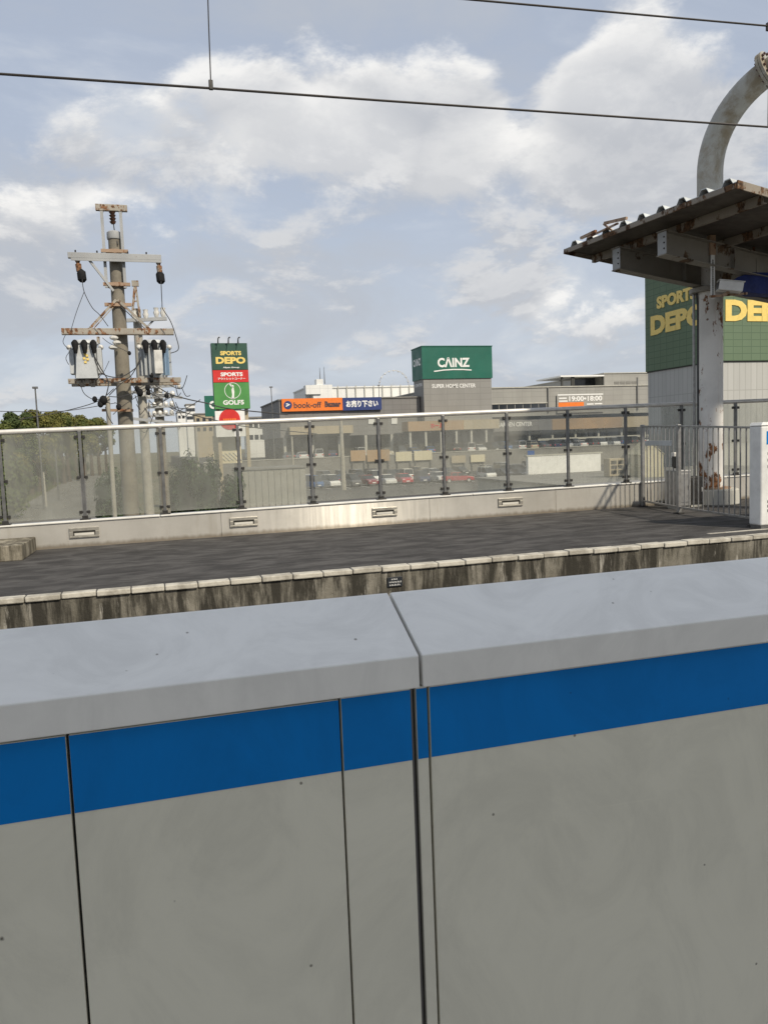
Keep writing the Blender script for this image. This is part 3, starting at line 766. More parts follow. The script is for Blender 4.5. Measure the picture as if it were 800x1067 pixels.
# hanging angle post with floodlight and a navy wrapped sign
HP = at(742, 270, Y=12.35); hx, hy = HP.x, HP.y
zt = 5.30 - SL*(((V(hx, hy, 0)-C0).dot(cv_))+2.8) - .01; zl = at(742, 311, Y=12.35).z
hp = thing('hanging_post', (hx, hy, zl), 'white perforated angle post hanging from the canopy near the column', 'post')
m = MB(); m.box(hx-.045, hx+.045, hy-.004, hy+.004, zl, zt); m.box(hx+.037, hx+.045, hy+.004, hy+.07, zl, zt); m.build('angle_bar', 'white_box', hp)
m = MB()
n_ = 16
for i in range(n_):
    z = zl + .06 + i*(zt-zl-.5)/n_; m.box(hx-.012, hx+.012, hy-.0065, hy-.0045, z, z+.035)
m.build('slot', 'clamp_dark', hp)
MB().box(hx-.06, hx+.06, hy-.012, hy+.08, zt-.36, zt-.002).build('top_bracket', 'rust_steel', hp)
m = MB(); m.bar((hx-.08, hy-.02, zl+.03), (hx+.75, hy-.02, zl+.10), .03, .04); m.build('support_arm', 'rust_steel', hp)
flp = at(760, 299, Y=12.25)
fl_ = thing('floodlight', (flp.x, flp.y, flp.z-.14), 'white boxy floodlight tilted on a rusty arm under the canopy', 'light')
dl = V(.80, -.45, -.16).normalized(); sd = V(0.45, .80, 0).normalized(); ud = sd.cross(dl); ud = ud if ud.z > 0 else -ud
m = MB(); m.obox(flp, dl*.21, sd*.13, ud*.085); m.build('case', 'white_box', fl_, bevel=.012)
m = MB(); m.obox(flp-dl*.214, dl*.008, sd*.10, ud*.06); m.build('back_plate', 'clamp_dark', fl_)
m = MB(); m.obox(flp+ud*.092, dl*.225, sd*.145, ud*.006); m.build('hood', 'white_box', fl_)
m = MB(); m.bar(flp-ud*.08, flp-ud*.17-dl*.1, .03, .05); m.build('bracket', 'rust_steel', fl_)
nb_ = at(762, 297, Y=12.6)
nv = thing('navy_cover', (nb_.x+1.2, nb_.y, nb_.z-.25), 'dark navy wrapped sign board hanging behind the floodlight', 'cover')
m = MB()
prof = [(-.12, -.20), (.12, -.22), (.17, -.02), (.10, .17), (-.08, .20), (-.16, .02)]
secs = [(0.0, .25, .0), (.10, .62, .02), (.40, 1.0, .03), (1.0, 1.02, .03), (1.8, .98, .03), (2.6, 1.0, .02)]
n0 = 0
for sx_, k_, dz in secs:
    for a, b in prof: m.v.append(V(nb_.x+sx_, nb_.y+a*k_, nb_.z+dz+b*k_))
for i in range(len(secs)-1):
    for j in range(6): m.f.append([i*6+j, i*6+(j+1) % 6, (i+1)*6+(j+1) % 6, (i+1)*6+j])
m.f.append(list(range(6))[::-1]); m.f.append([(len(secs)-1)*6+j for j in range(6)])
m.build('wrapping', 'navy_cover', nv, smooth=True)
m = MB()
for sx_ in (.5, 1.6): m.bar((nb_.x+sx_, nb_.y, nb_.z+.15), (nb_.x+sx_, nb_.y, 5.30-SL*((V(nb_.x+sx_, nb_.y, 0)-C0).dot(cv_)+2.8)), .03)
m.build('hanger', 'rust_steel', nv)

# ------------------------------------------------------------------ overhead wires
WY = 5.5
m = MB(); m.tube([(-45, WY, 3.93-.1), (-.78, WY, 3.923), (.51, WY, 3.948), (1.7, WY, 3.967), (5.03, WY, 4.03), (60, WY, 4.9)], .0085, 8)
cw = thing('contact_wire', (.51, WY, 3.948), 'dark overhead contact wire crossing the whole sky above the tracks', 'wire')
m.build('wire', 'wire_copper', cw, smooth=True)
m = MB(); m.tube([(.511, WY, 3.95), (.52, WY, 4.40), (.524, WY, 4.55)], .0042, 6); m.build('dropper', 'wire_copper', cw)
m = MB(); m.box(.497, .525, WY-.012, WY+.012, 3.938, 4.0); m.build('dropper_clip', 'clamp_dark', cw, bevel=.004)
m = MB(); m.tube([(-45, WY, 3.4), (-8, WY, 4.40), (.5, WY, 4.66), (2.437, WY, 4.729), (5.03, WY, 4.826), (14, WY, 5.25), (60, WY, 7.5)], .0075, 8)
tag(m.build('messenger_wire', 'wire_copper', smooth=True), 'upper overhead wire in the top right corner of the sky', 'wire')
cdp = at(800, 28, Y=WY)
m = MB(); m.tube([(cdp.x, WY, 4.03), (cdp.x+.01, WY, cdp.z)], .0042, 6); m.box(cdp.x-.016, cdp.x+.016, WY-.012, WY+.012, cdp.z-.03, cdp.z+.03); m.build('dropper', 'wire_copper', cw)

# ================================================================== NEAR PLATFORM DOORS
YF = .925                                   # front face of the panels
def zpx(x, y): return at(x, y, Y=YF).z
def xpx(x, y): return at(x, y, Y=YF).x
zs_top = zpx(600, 696); zs_bot = zpx(447, 789)
zcap_b = zpx(600, 693); zcap_t = 1.28
S1, S2, S3a, S3b, S4 = xpx(71, 780), xpx(355.5, 760), xpx(429.5, 760), xpx(433.5, 760), xpx(447, 760)
def panel(parent, x0, x1, ztop, y=YF, stripe=True, z0=.06):
    pn = MB().box(x0, x1, y, y+.012, z0, ztop).build('panel', 'door_grey', parent, bevel=.0012)
    if stripe: MB().box(x0+.0004, x1-.0004, y-.0008, y-.0001, zs_bot, min(zs_top, ztop-.0008)).build('blue_stripe', 'door_blue', pn)
    return pn
CAPX = .3045
dA = thing('platform_screen_door', (-1.0, 1.0, 0), 'grey platform door with blue stripe, on the left of the gap between caps', 'platform door', 'near platform screen doors')
MB().box(-3.0, S3b+.0, YF+.014, 1.05, .0, zcap_b+.004).build('housing', 'door_dark', dA)
MB().box(-3.0, S3a-.001, YF+.0105, YF+.0135, .05, zcap_b+.002).build('liner', 'door_dark', dA)
gp = .0016
panel(dA, -3.0, S1-gp, zs_top-.0005, YF+.0008)
panel(dA, S1+gp, S2-gp, zs_top-.0005, YF+.0008)
panel(dA, S2+gp*.6, S3a-.001, zcap_b-.0012, YF)
def cap(parent, x0, x1, nm='cap'):
    m = MB(); y0 = .915
    poly = [(x0, y0, zcap_b), (x0, y0, zcap_t), (x0, 1.045, 1.3375), (x0, 1.052, 1.3355), (x0, 1.056, 1.325), (x0, 1.056, zcap_b)]
    m.prism(poly, (x1-x0, 0, 0)); return m.build(nm, 'door_cap', parent, bevel=.0018, seg=3)
cap(dA, -3.0, CAPX)
dB = thing('platform_screen_door', (1.6, 1.0, 0), 'grey platform door with blue stripe, on the right of the gap between caps', 'platform door', 'near platform screen doors')
MB().box(S3b+.001, 4.2, YF+.014, 1.05, .0, zcap_b+.004).build('housing', 'door_dark', dB)
panel(dB, S3b+.001, S4-.0016, zcap_b-.0012, YF)
panel(dB, S4+.0016, 4.2, zcap_b-.0012, YF)
MB().box(S3a-.0005, S3a+.0022, YF+.002, YF+.013, .05, zcap_b-.001).build('edge_seal', 'seal_metal', dB)
cap(dB, CAPX+.0045, 4.2)
# plinths on the platform
MB().box(-3.0, S3a, YF+.02, 1.05, 0, .06).build('plinth', 'seal_metal', dA)

# unseen roof strip behind the viewer, added and sized to shade the doors
nr_ = thing('shade_canopy', (0, -2.0, 0), 'unseen narrow steel roof behind the viewer, added to shade the doors', 'canopy')
MB().box(-30, 40, -2.7, -1.2, 3.60, 3.66).build('roof_sheet', 'roof_sheet', nr_)
for x in (-14, -2, 10, 22):
    MB().box(x-.12, x+.12, -2.1, -1.86, 0, 3.4).build('column', 'galv_steel', nr_)
    MB().box(x-.08, x+.08, -2.6, -1.3, 3.4, 3.595).build('beam', 'galv_steel', nr_)

# ================================================================== UTILITY POLE beside the station
PX, PY = -.60, 19.0
def pz(x, y): return at(x, y, Y=PY).z
def pX(x, y): return at(x, y, Y=PY).x
up = thing('utility_pole', (PX, PY, GZ), 'tall concrete utility pole carrying two transformers and crossarms', 'utility pole')
m = MB(); m.tube([(PX-.03, PY, GZ), (PX+.03, PY, 6.35)], [.225, .138], 20); m.build('shaft', 'pole_concrete', up, smooth=True)
m = MB(); m.tube([(PX+.03, PY, 6.35), (PX+.03, PY, 6.38), (PX+.03, PY, 6.5), (PX+.03, PY, 6.53)], [.155, .165, .16, .12], 20); m.build('shaft_cap', 'galv_steel', up, smooth=True)
zt0 = 7.05
m = MB(); m.box(-.93, -.25, PY-.07, PY+.03, zt0-.08, zt0+.06); tf = m.build('top_beam', 'arm_steel', up, bevel=.008)
for x in (-.80, -.40):
    m = MB(); m.box(x-.032, x+.032, PY-.19, PY-.14, 5.25, zt0-.08); m.build('upright', 'galv_steel', up)
    m = MB(); m.box(x-.04, x+.04, PY-.20, PY-.05, zt0-.12, zt0-.081); m.build('upright_bracket', 'arm_steel', up)
m = MB()
for i in range(4): m.tube([(-.58, PY-.03, zt0-.10-i*.07), (-.575, PY-.03, zt0-.15-i*.07)], [.075, .045], 10)
m.build('insulator', 'porcelain_brown', up, smooth=True)
m = MB(); m.tube([(-.57, PY-.03, zt0-.34), (-.55, PY-.05, zt0-.6), (-.50, PY-.16, 6.2)], .012, 6); m.build('jumper_wire', 'cable_dark', up)
for z, r_ in ((6.06, .20), (5.33, .20), (4.88, .19), (4.30, .21)):
    m = MB(); m.tube([(PX+.02, PY, z-.045), (PX+.02, PY, z+.045)], r_, 16); m.box(PX-.27, PX+.31, PY-.20, PY-.12, z-.035, z+.035); m.build('band', 'rust_steel', up)
# upper crossarm
m = MB(); m.box(-1.56, .42, PY-.30, PY-.18, 5.86, 5.98); m.box(-1.50, .42, PY-.30, PY-.29, 5.80, 5.86); m.build('crossarm', 'galv_steel', up, bevel=.008)
m = MB(); m.bar((-1.13, PY-.24, 5.84), (-.66, PY-.17, 5.18), .05); m.build('brace', 'galv_steel', up)
m = MB()
for x in (-1.4, -.95, -.30, .1): m.cyl((x, PY-.24, 5.98), (x, PY-.24, 6.04), .018, n=6)
m.build('bolt', 'clamp_dark', up)
for x0, x1 in ((-1.37, -1.31), (.35, .37)):
    m = MB()
    m.tube([(x0, PY-.22, 5.82), (x0+.005, PY-.22, 5.76), (x0+.01, PY-.22, 5.74), (x0+.02, PY-.22, 5.58)], [.06, .035, .065, .06], 10); ins = m.build('fuse_insulator', 'arm_steel', up, smooth=True)
    m = MB(); m.tube([(x0+.02, PY-.22, 5.60), (x1, PY-.22, 5.56), (x1+.01, PY-.22, 5.40), (x1+.01, PY-.22, 5.35)], [.07, .095, .095, .05], 10); m.build('rubber_cover', 'black_rubber', ins, smooth=True)
# lower transformer beam with V braces
m = MB(); m.box(-1.80, .59, PY-.34, PY-.22, 4.19, 4.33); m.box(-1.80, .59, PY-.345, PY-.335, 4.20, 4.27); m.build('crossarm', 'arm_steel', up, bevel=.008)
for sx, xe in ((-1, -1.22), (1, .06)):
    m = MB(); m.bar((-.60+sx*.02, PY-.19, 4.98), (xe, PY-.28, 4.32), .055); m.bar((-.60+sx*.02, PY-.16, 4.90), (xe-sx*.06, PY-.26, 4.30), .02); m.build('brace', 'arm_steel', up)
m = MB(); m.box(-1.72, .68, PY-.52, PY-.42, 3.10, 3.21); m.build('shelf_beam', 'arm_steel', up, bevel=.006)
m = MB(); m.box(-1.72, .68, PY+.22, PY+.32, 3.10, 3.21); m.build('shelf_beam', 'arm_steel', up, bevel=.006)
for x in (-1.05, -.2):
    m = MB(); m.box(x-.03, x+.03, PY-.30, PY-.20, 4.0, 4.15); m.build('hanger', 'arm_steel', up)
# small rusty bracket and slender pipe post low on the pole
m = MB(); m.bar((-1.08, PY-.25, 2.52), (-.40, PY-.25, 2.50), .05, .06); m.build('bracket', 'rust_steel', up)
sp = thing('pipe_post', (-.98, PY-.45, GZ), 'slender pale pipe post in front of the big utility pole', 'post')
m = MB(); m.tube([(-.98, PY-.45, GZ), (-.93, PY-.45, 2.75)], .05, 10); m.build('pipe', 'pale_pole', sp, smooth=True)
m = MB(); m.sphere((-.93, PY-.45, 2.76), .055); m.build('pipe_cap', 'pale_pole', sp, smooth=True)

# transformers
def transformer(x, label, front, sidec, fins):
    tr_ = thing('pole_transformer', (x, PY-.30, 3.21), label, 'transformer', 'transformers on the utility pole')
    y = PY-.30
    m = MB(); m.tube([(x, y, 3.21), (x, y, 3.25), (x, y, 3.93), (x, y, 3.97)], [.24, .26, .255, .26], 20); m.build('tank', sidec, tr_, smooth=True)
    m = MB(); m.tube([(x, y, 3.97), (x, y, 4.0), (x, y, 4.05), (x, y, 4.07)], [.285, .285, .25, .16], 20); m.build('lid', 'transformer_grey', tr_, smooth=True)
    if fins:
        for i in range(9):
            a = radians(195 + i*18.5); q = V(x+cos(a)*.30, y+sin(a)*.30, 3.56)
            m = MB(); m.obox(q, V(cos(a), sin(a), 0)*.07, V(-sin(a), cos(a), 0)*.009, V(0, 0, .30)); m.build('cooling_fin', 'transformer_blue' if i in (6, 7) else 'transformer_grey', tr_)
        m = MB(); m.box(x-.02, x+.16, y-.42, y-.39, 3.28, 3.80); m.build('front_plate', front, tr_, bevel=.01)
    else:
        m = MB(); m.v += [V(x-.22, y-.32, 3.20), V(x+.24, y-.32, 3.20), V(x+.16, y-.30, 3.92), V(x-.16, y-.30, 3.92), V(x-.22, y-.1, 3.20), V(x+.24, y-.1, 3.20), V(x+.16, y-.1, 3.92), V(x-.16, y-.1, 3.92)]
        m.f += [[3,2,1,0], [4,5,6,7], [0,1,5,4], [1,2,6,5], [2,3,7,6], [3,0,4,7]]; m.build('front_plate', front, tr_, bevel=.01)
        for sx in (-.29, .29):
            m = MB(); m.box(x+sx-.05, x+sx+.05, y-.15, y+.15, 3.32, 3.88); m.build('radiator', 'transformer_grey', tr_, bevel=.01)
        m = MB()
        for i, (dx, dz) in enumerate(((0, .62), (.03, .62), (0, .53), (.04, .50), (-.02, .44), (.05, .42), (0, .36))): m.box(x+dx-.02, x+dx+.03, y-.328-.002*(i%2), y-.318, 3.2+dz-.03, 3.2+dz+.02)
        m.build('stencil_mark', 'sign_yellow', tr_)
        for sx in (-.10, .12):
            m = MB(); m.box(x+sx-.045, x+sx+.045, y-.28, y-.22, 3.02, 3.10); m.box(x+sx-.045, x+sx-.025, y-.28, y-.22, 3.10, 3.2); m.box(x+sx+.025, x+sx+.045, y-.28, y-.22, 3.10, 3.2); m.build('foot', 'clamp_dark', tr_)
    for i, dx in enumerate((-.19, .0, .19)):
        m = MB(); m.tube([(x+dx, y-.26, 4.0), (x+dx, y-.34, 3.96), (x+dx+.01, y-.36, 3.86), (x+dx+.01, y-.36, 3.74)], [.055, .075, .06, .035], 10); m.build('bushing_cover', 'black_rubber', tr_, smooth=True)
    for sx in (-.33, .33):
        m = MB(); m.sphere((x+sx, y-.1, 3.90), .06, 8, 5); m.build('porcelain_knob', 'porcelain_white', tr_, smooth=True)
    return tr_
transformer(-1.33, 'pale grey transformer with stencilled front, left of the big utility pole', 'transformer_grey', 'transformer_grey', False)
transformer(.14, 'grey and blue finned transformer, right of the big utility pole', 'porcelain_white', 'transformer_grey', True)
# cables round the pole
def cable(name_pts, r, label=None, mat='cable_dark', parent=None, nm='cable'):
    m = MB(); m.tube(name_pts, r, 6); return m.build(nm, mat, parent, smooth=True)
y = PY-.62
def cpx(lst, Y): return [at(a, b, Y=Y) for a, b in lst]
def smooth_pts(p, n=5):
    p = [Vector(q) for q in p]; out = []
    for i in range(len(p)-1):
        a, b, c, d = p[max(i-1, 0)], p[i], p[i+1], p[min(i+2, len(p)-1)]
        for k_ in range(n):
            t_ = k_/n; out.append(.5*((2*b) + (c-a)*t_ + (2*a-5*b+4*c-d)*t_*t_ + (3*b-a-3*c+d)*t_**3))
    out.append(p[-1]); return out
for pts, r_ in (
    ([(86, 291), (88, 304), (96, 320), (104, 328), (113, 340)], .012), ([(88, 304), (80, 325), (74, 345)], .010),
    ([(168, 293), (169, 315), (170, 322), (178, 335), (184, 352), (186, 364), (178, 368)], .014),
    ([(98, 368), (101, 380), (108, 390), (125, 393), (141, 384), (147, 374)], .016), ([(99, 372), (106, 385), (113, 397), (112, 408), (108, 420)], .018),
    ([(147, 372), (138, 390), (126, 400), (114, 412)], .016), ([(69, 348), (66, 356), (70, 362), (76, 364)], .010), ([(73, 366), (69, 373), (72, 380)], .010),
    ([(84, 400), (88, 410), (97, 416), (104, 416)], .012), ([(113, 413), (128, 413), (150, 405), (156, 398)], .013), ([(110, 424), (113, 434), (118, 442)], .014),
    ([(155, 405), (140, 415), (127, 424), (118, 432)], .011), ([(107, 352), (115, 358), (128, 364), (136, 368)], .010), ([(114, 376), (108, 388), (100, 396)], .009)):
    cable(smooth_pts(cpx(pts, y)), r_*.7, parent=up)
for x, yy, r_ in ((108, 417, .085), (105, 421, .065), (99, 416, .055), (146, 409, .075), (143, 405, .055), (154, 404, .055), (158, 396, .05), (124, 424, .06), (135, 368, .04), (158, 391, .045)):
    q = at(x, yy, Y=y); m = MB(); m.sphere(q, r_, 8, 6, (1.0, .9, 1.25)); m.build('splice_cover', 'black_rubber', up, smooth=True)
for x, yy in ((122, 357), (118, 362), (119, 352)):
    q = at(x, yy, Y=PY-.35); m = MB(); m.sphere(q, .075, 8, 5, (1.3, 1, .7)); m.build('porcelain_knob', 'porcelain_white', up, smooth=True)
# second, thinner pole right behind
P2 = at(148, 400, Y=25.0); X2, Y2 = P2.x, 25.0
u2 = thing('utility_pole', (X2, Y2, GZ), 'slimmer pale utility pole behind the big transformer pole', 'utility pole')
m = MB(); m.tube([(X2-.03, Y2, GZ), (X2-.01, Y2, at(142, 322, Y=Y2).z)], [.17, .12], 16); m.build('shaft', 'pale_pole', u2, smooth=True)
a = at(138, 330, Y=Y2-.2); b = at(141, 294, Y=Y2-.2); c_ = at(146, 330, Y=Y2-.2)
m = MB(); m.bar(a, b, .07); m.bar(c_, b, .06); m.bar(a.lerp(b, .45), c_.lerp(b, .45), .04); m.box(b.x-.10, b.x+.10, b.y-.05, b.y+.05, b.z-.12, b.z+.04); m.build('top_frame', 'arm_steel', u2)
a = at(130, 334, Y=Y2-.25); b = at(174, 332, Y=Y2-.25)
m = MB(); m.bar(a, b, .09, .10); m.build('crossarm', 'galv_steel', u2)
m = MB(); m.bar(at(146, 348, Y=Y2-.2), at(160, 334, Y=Y2-.2), .05); m.build('brace', 'galv_steel', u2)
for xx, yy in ((140, 328), (152, 327), (163, 325), (170, 325)):
    q = at(xx, yy, Y=Y2-.25); m = MB(); m.tube([q-V(0, 0, .16), q-V(0, 0, .02), q+V(0, 0, .05), q+V(0, 0, .12)], [.05, .09, .06, .08], 8); m.build('insulator', 'porcelain_white', u2, smooth=True)
a = at(134, 408, Y=Y2-.25); b = at(190, 411, Y=Y2-.25)
for dz in (0, -.8):
    m = MB(); m.bar(a+V(0, 0, dz), b+V(0, 0, dz-.1), .08, .08); m.build('crossarm', 'galv_steel', u2)
for k_ in range(9):
    xx = 136 + k_*6.3; q = at(xx, 405+random.uniform(-4, 14), Y=Y2-.3); m = MB(); m.sphere(q, .07, 7, 5, (1, 1, 1.3)); m.build('insulator', 'porcelain_white' if k_ % 3 else 'black_rubber', u2, smooth=True)
for k_ in range(12):
    xa = random.uniform(140, 185); ya = random.uniform(398, 432); xb = xa + random.uniform(-22, 26); yb = ya + random.uniform(-12, 22)
    pts = [(xa, ya), ((xa+xb)/2+random.uniform(-5, 5), max(ya, yb)+random.uniform(0, 9)), (xb, yb)]
    cable(smooth_pts(cpx(pts, Y2-.35)), .012, parent=u2)
# third pole with lattice top in the wires, and far poles
P3 = at(166, 425, Y=34.0); X3, Y3 = P3.x, 34.0
u3 = thing('utility_pole', (X3, Y3, GZ), 'grey pole crowded with wires, third from the left behind the glass fence', 'utility pole')
m = MB(); m.tube([(X3, Y3, GZ), (X3, Y3, at(163, 393, Y=Y3).z)], [.24, .17], 14); m.build('shaft', 'pole_concrete', u3, smooth=True)
for yy in (403, 414, 424, 433):
    a = at(152, yy+1, Y=Y3-.25); b = at(182, yy-1, Y=Y3-.25); m = MB(); m.bar(a, b, .09); m.build('crossarm', 'galv_steel', u3)
    for k_ in range(5):
        q = a.lerp(b, (k_+.5)/5) + V(0, 0, .1); m = MB(); m.sphere(q, .10, 7, 5, (1, 1, 1.2)); m.build('insulator', 'porcelain_white', u3, smooth=True)
for k_ in range(14):
    xa = random.uniform(150, 190); ya = random.uniform(398, 434); xb = xa + random.uniform(-20, 20); yb = ya + random.uniform(-8, 18)
    cable(smooth_pts(cpx([(xa, ya), ((xa+xb)/2, max(ya, yb)+random.uniform(0, 8)), (xb, yb)], Y3-.4)), .016, parent=u3)
# power lines running off to the right of the poles
def line(pts, Y, r_, label, s=0):
    o = cable(smooth_pts(cpx(pts, Y)), r_, nm='power_line'); tag(o, label, 'wire', 'power lines by the utility poles'); return o
line([(160, 400), (176, 410), (196, 416), (215, 420), (240, 426), (300, 432)], 24.2, .018, 'drooping black cable from the pole towards the sign tower')
line([(176, 424), (200, 432), (225, 438), (260, 445), (330, 452)], 33.4, .02, 'thin wire sagging below the sign tower')
line([(-20, 428), (30, 429), (70, 428), (120, 420)], 24.6, .010, 'pale thin wire in front of the woods')
line([(20, 437), (60, 430), (100, 419), (119, 405)], 18.4, .009, 'thin wire rising from the woods to the big pole')

# ================================================================== ROADS AND CAR PARKS
m = MB(); e_ = GZ+.01
m.quad((-12.0, 62, e_), (-2.6, 62, e_), (-7.2, 110, e_), (-16.2, 110, e_)); m.quad((-16.2, 110, e_), (-7.2, 110, e_), (-12.5, 230, e_), (-21.5, 230, e_))
m.quad((-10.5, 30, e_), (-1.5, 30, e_), (-2.6, 62, e_), (-12.0, 62, e_))
struct(m.build('road', 'road_asphalt'), 'grey lane running away beside the woods')
m = MB(); e_ = GZ+.02
m.quad((6, 24, e_), (150, 24, e_), (150, 138, e_), (6, 138, e_)); struct(m.build('car_park', 'lot_asphalt'), 'lower asphalt car park in front of the shops')
ml = MB()
for r_ in (105, 123):
    for i in range(40):
        x = 20+i*2.6; ml.quad((x, r_-2.5, e_+.006), (x+.12, r_-2.5, e_+.006), (x+.12, r_+2.5, e_+.006), (x, r_+2.5, e_+.006))
struct(ml.build('parking_lines', 'sign_white'), 'white bay lines on the lower car park')
UZ = -1.0
struct(MB().box(8, 320, 138, 420, GZ, UZ).build('upper_car_park', 'lot_asphalt'), 'raised terrace of the shopping centre car park')
# retaining wall with coloured boards
rw = thing('retaining_wall', (60, 137.9, GZ), 'long concrete wall below the upper car park', 'wall')
MB().box(8, 200, 137.6, 137.99, GZ, UZ+.25).build('wall', 'roof_grey', rw)
MB().box(8, 200, 137.5, 138.05, UZ+.25, UZ+.38).build('coping', 'pale_concrete', rw)
for i, (xa, xb, ya, yb, mt_) in enumerate(((365, 381, 469.5, 480, 'tan_band'), (382, 406, 469, 480, 'tan_band'), (412, 429, 471, 480, 'cream_wall'), (431, 450, 470, 479, 'cream_wall'), (470, 485, 475, 482, 'tan_wall'), (490, 505, 474, 481, 'cream_wall'))):
    A = at(xa, ya, Y=137.3); B = at(xb, yb, Y=137.3)
    bd = thing('banner_board', ((A.x+B.x)/2, 137.3, GZ), ('orange tan board at the left end of the wall below the cars', 'wider orange tan board second from the left along the wall', 'cream board third from the left along the wall', 'cream board fourth from the left along the wall', 'dull tan board fifth from the left along the wall', 'cream board rightmost along the wall')[i], 'board', 'boards along the retaining wall')
    MB().box(A.x, B.x, 137.2, 137.3, min(A.z, B.z), max(A.z, B.z)).build('face', mt_, bd)
    m = MB(); m.box(A.x+.2, A.x+.35, 137.3, 137.42, GZ, min(A.z, B.z)+.5); m.box(B.x-.35, B.x-.2, 137.3, 137.42, GZ, min(A.z, B.z)+.5); m.build('post', 'post_steel', bd)
hd = MB(); hd.box(20, 130, 134.6, 136.4, GZ, GZ+1.1)
# ------------------------------------------------------------------ low flat roofed building in front of the lot, right
lb = thing('low_building', (44, 66, GZ), 'low flat grey roofed building behind the right part of the glass fence', 'building')
MB().box(32.5, 62, 56, 76, GZ, -2.62).build('wall', 'pale_concrete', lb)
MB().box(32.2, 62.3, 55.7, 76.3, -2.62, -2.50).build('roof', 'roof_grey', lb)
m = MB(); m.box(38.6, 47.5, 76.4, 76.9, -2.62, -.55); pw = m.build('parapet_block', 'sign_white', lb)
MB().box(38.4, 47.7, 76.35, 76.95, -.55, -.40).build('coping', 'pale_concrete', lb)
A = at(640, 497, Z=-2.5)
ac = thing('rooftop_unit', (A.x, A.y, -2.5), 'beige cooling unit on the low grey roof', 'cooling unit')
MB().box(A.x-.85, A.x+.75, A.y-.5, A.y+.5, -2.4, -.75).build('case', 'tan_wall', ac, bevel=.03)
for dx in (-.4, .35):
    for z in (-2.0, -1.55, -1.1):
        MB().box(A.x+dx-.28, A.x+dx+.28, A.y-.54, A.y-.501, z-.16, z+.16).build('grille', 'clamp_dark', ac)
MB().box(A.x-.8, A.x+.7, A.y-.45, A.y+.45, -2.5, -2.4).build('feet', 'post_steel', ac)
A = at(679, 497, Z=-2.5)
hut = thing('gabled_hut', (A.x, A.y, -2.5), 'pale cream gable ended hut seen through the barred gate', 'hut')
a_ = V(.93, -.30, 0)
w_ = 1.05
m = MB(); base_ = V(A.x, A.y, -2.5)
m.prism([base_-a_*w_, base_+a_*w_, base_+a_*w_+V(0, 0, 2.0), base_+V(0, 0, 3.0), base_-a_*w_+V(0, 0, 2.0)], V(.3, .93, 0)*4); m.build('wall', 'cream_wall', hut)
m = MB()
for s in (-1, 1):
    p0 = base_+V(0, 0, 3.06); p1 = base_+a_*s*w_*1.08+V(0, 0, 2.0); n2 = V(.3, .93, 0)
    m.prism([p0-n2*.05, p1-n2*.05, p1-n2*.05+V(0, 0, .08), p0-n2*.05+V(0, 0, .08)], n2*4.1)
m.build('roof', 'cream_wall', hut)
A = at(553, 482, Y=80); bs_ = thing('blue_sign', (A.x, 80, GZ), 'small blue sign panel left of the pale parapet block', 'sign')
MB().box(A.x-.42, A.x+.42, 79.95, 80.02, A.z-.1, A.z+1.35).build('panel', 'sign_blue', bs_)
MB().box(A.x-.05, A.x+.05, 80.025, 80.1, GZ, A.z+1.2).build('post', 'post_steel', bs_)

# metal shed seen through the glass
sh = thing('metal_shed', (8.7, 60, GZ), 'grey ribbed metal shed in front of the car park', 'shed')
x0, x1 = 6.28, 11.2; npan = 10
for i in range(npan):
    a = x0 + (x1-x0)*i/npan; b = x0 + (x1-x0)*(i+1)/npan
    m = MB(); m.box(a+.02, b-.02, 60, 60.06, GZ, -.16); m.build('sheet_panel', 'shed_metal', sh)
MB().box(x0, x1, 60.062, 66, GZ, -.18).build('body', 'shed_metal', sh)
MB().box(x0-.12, x1+.12, 59.9, 66.1, -.158, -.06).build('roof', 'roof_grey', sh)

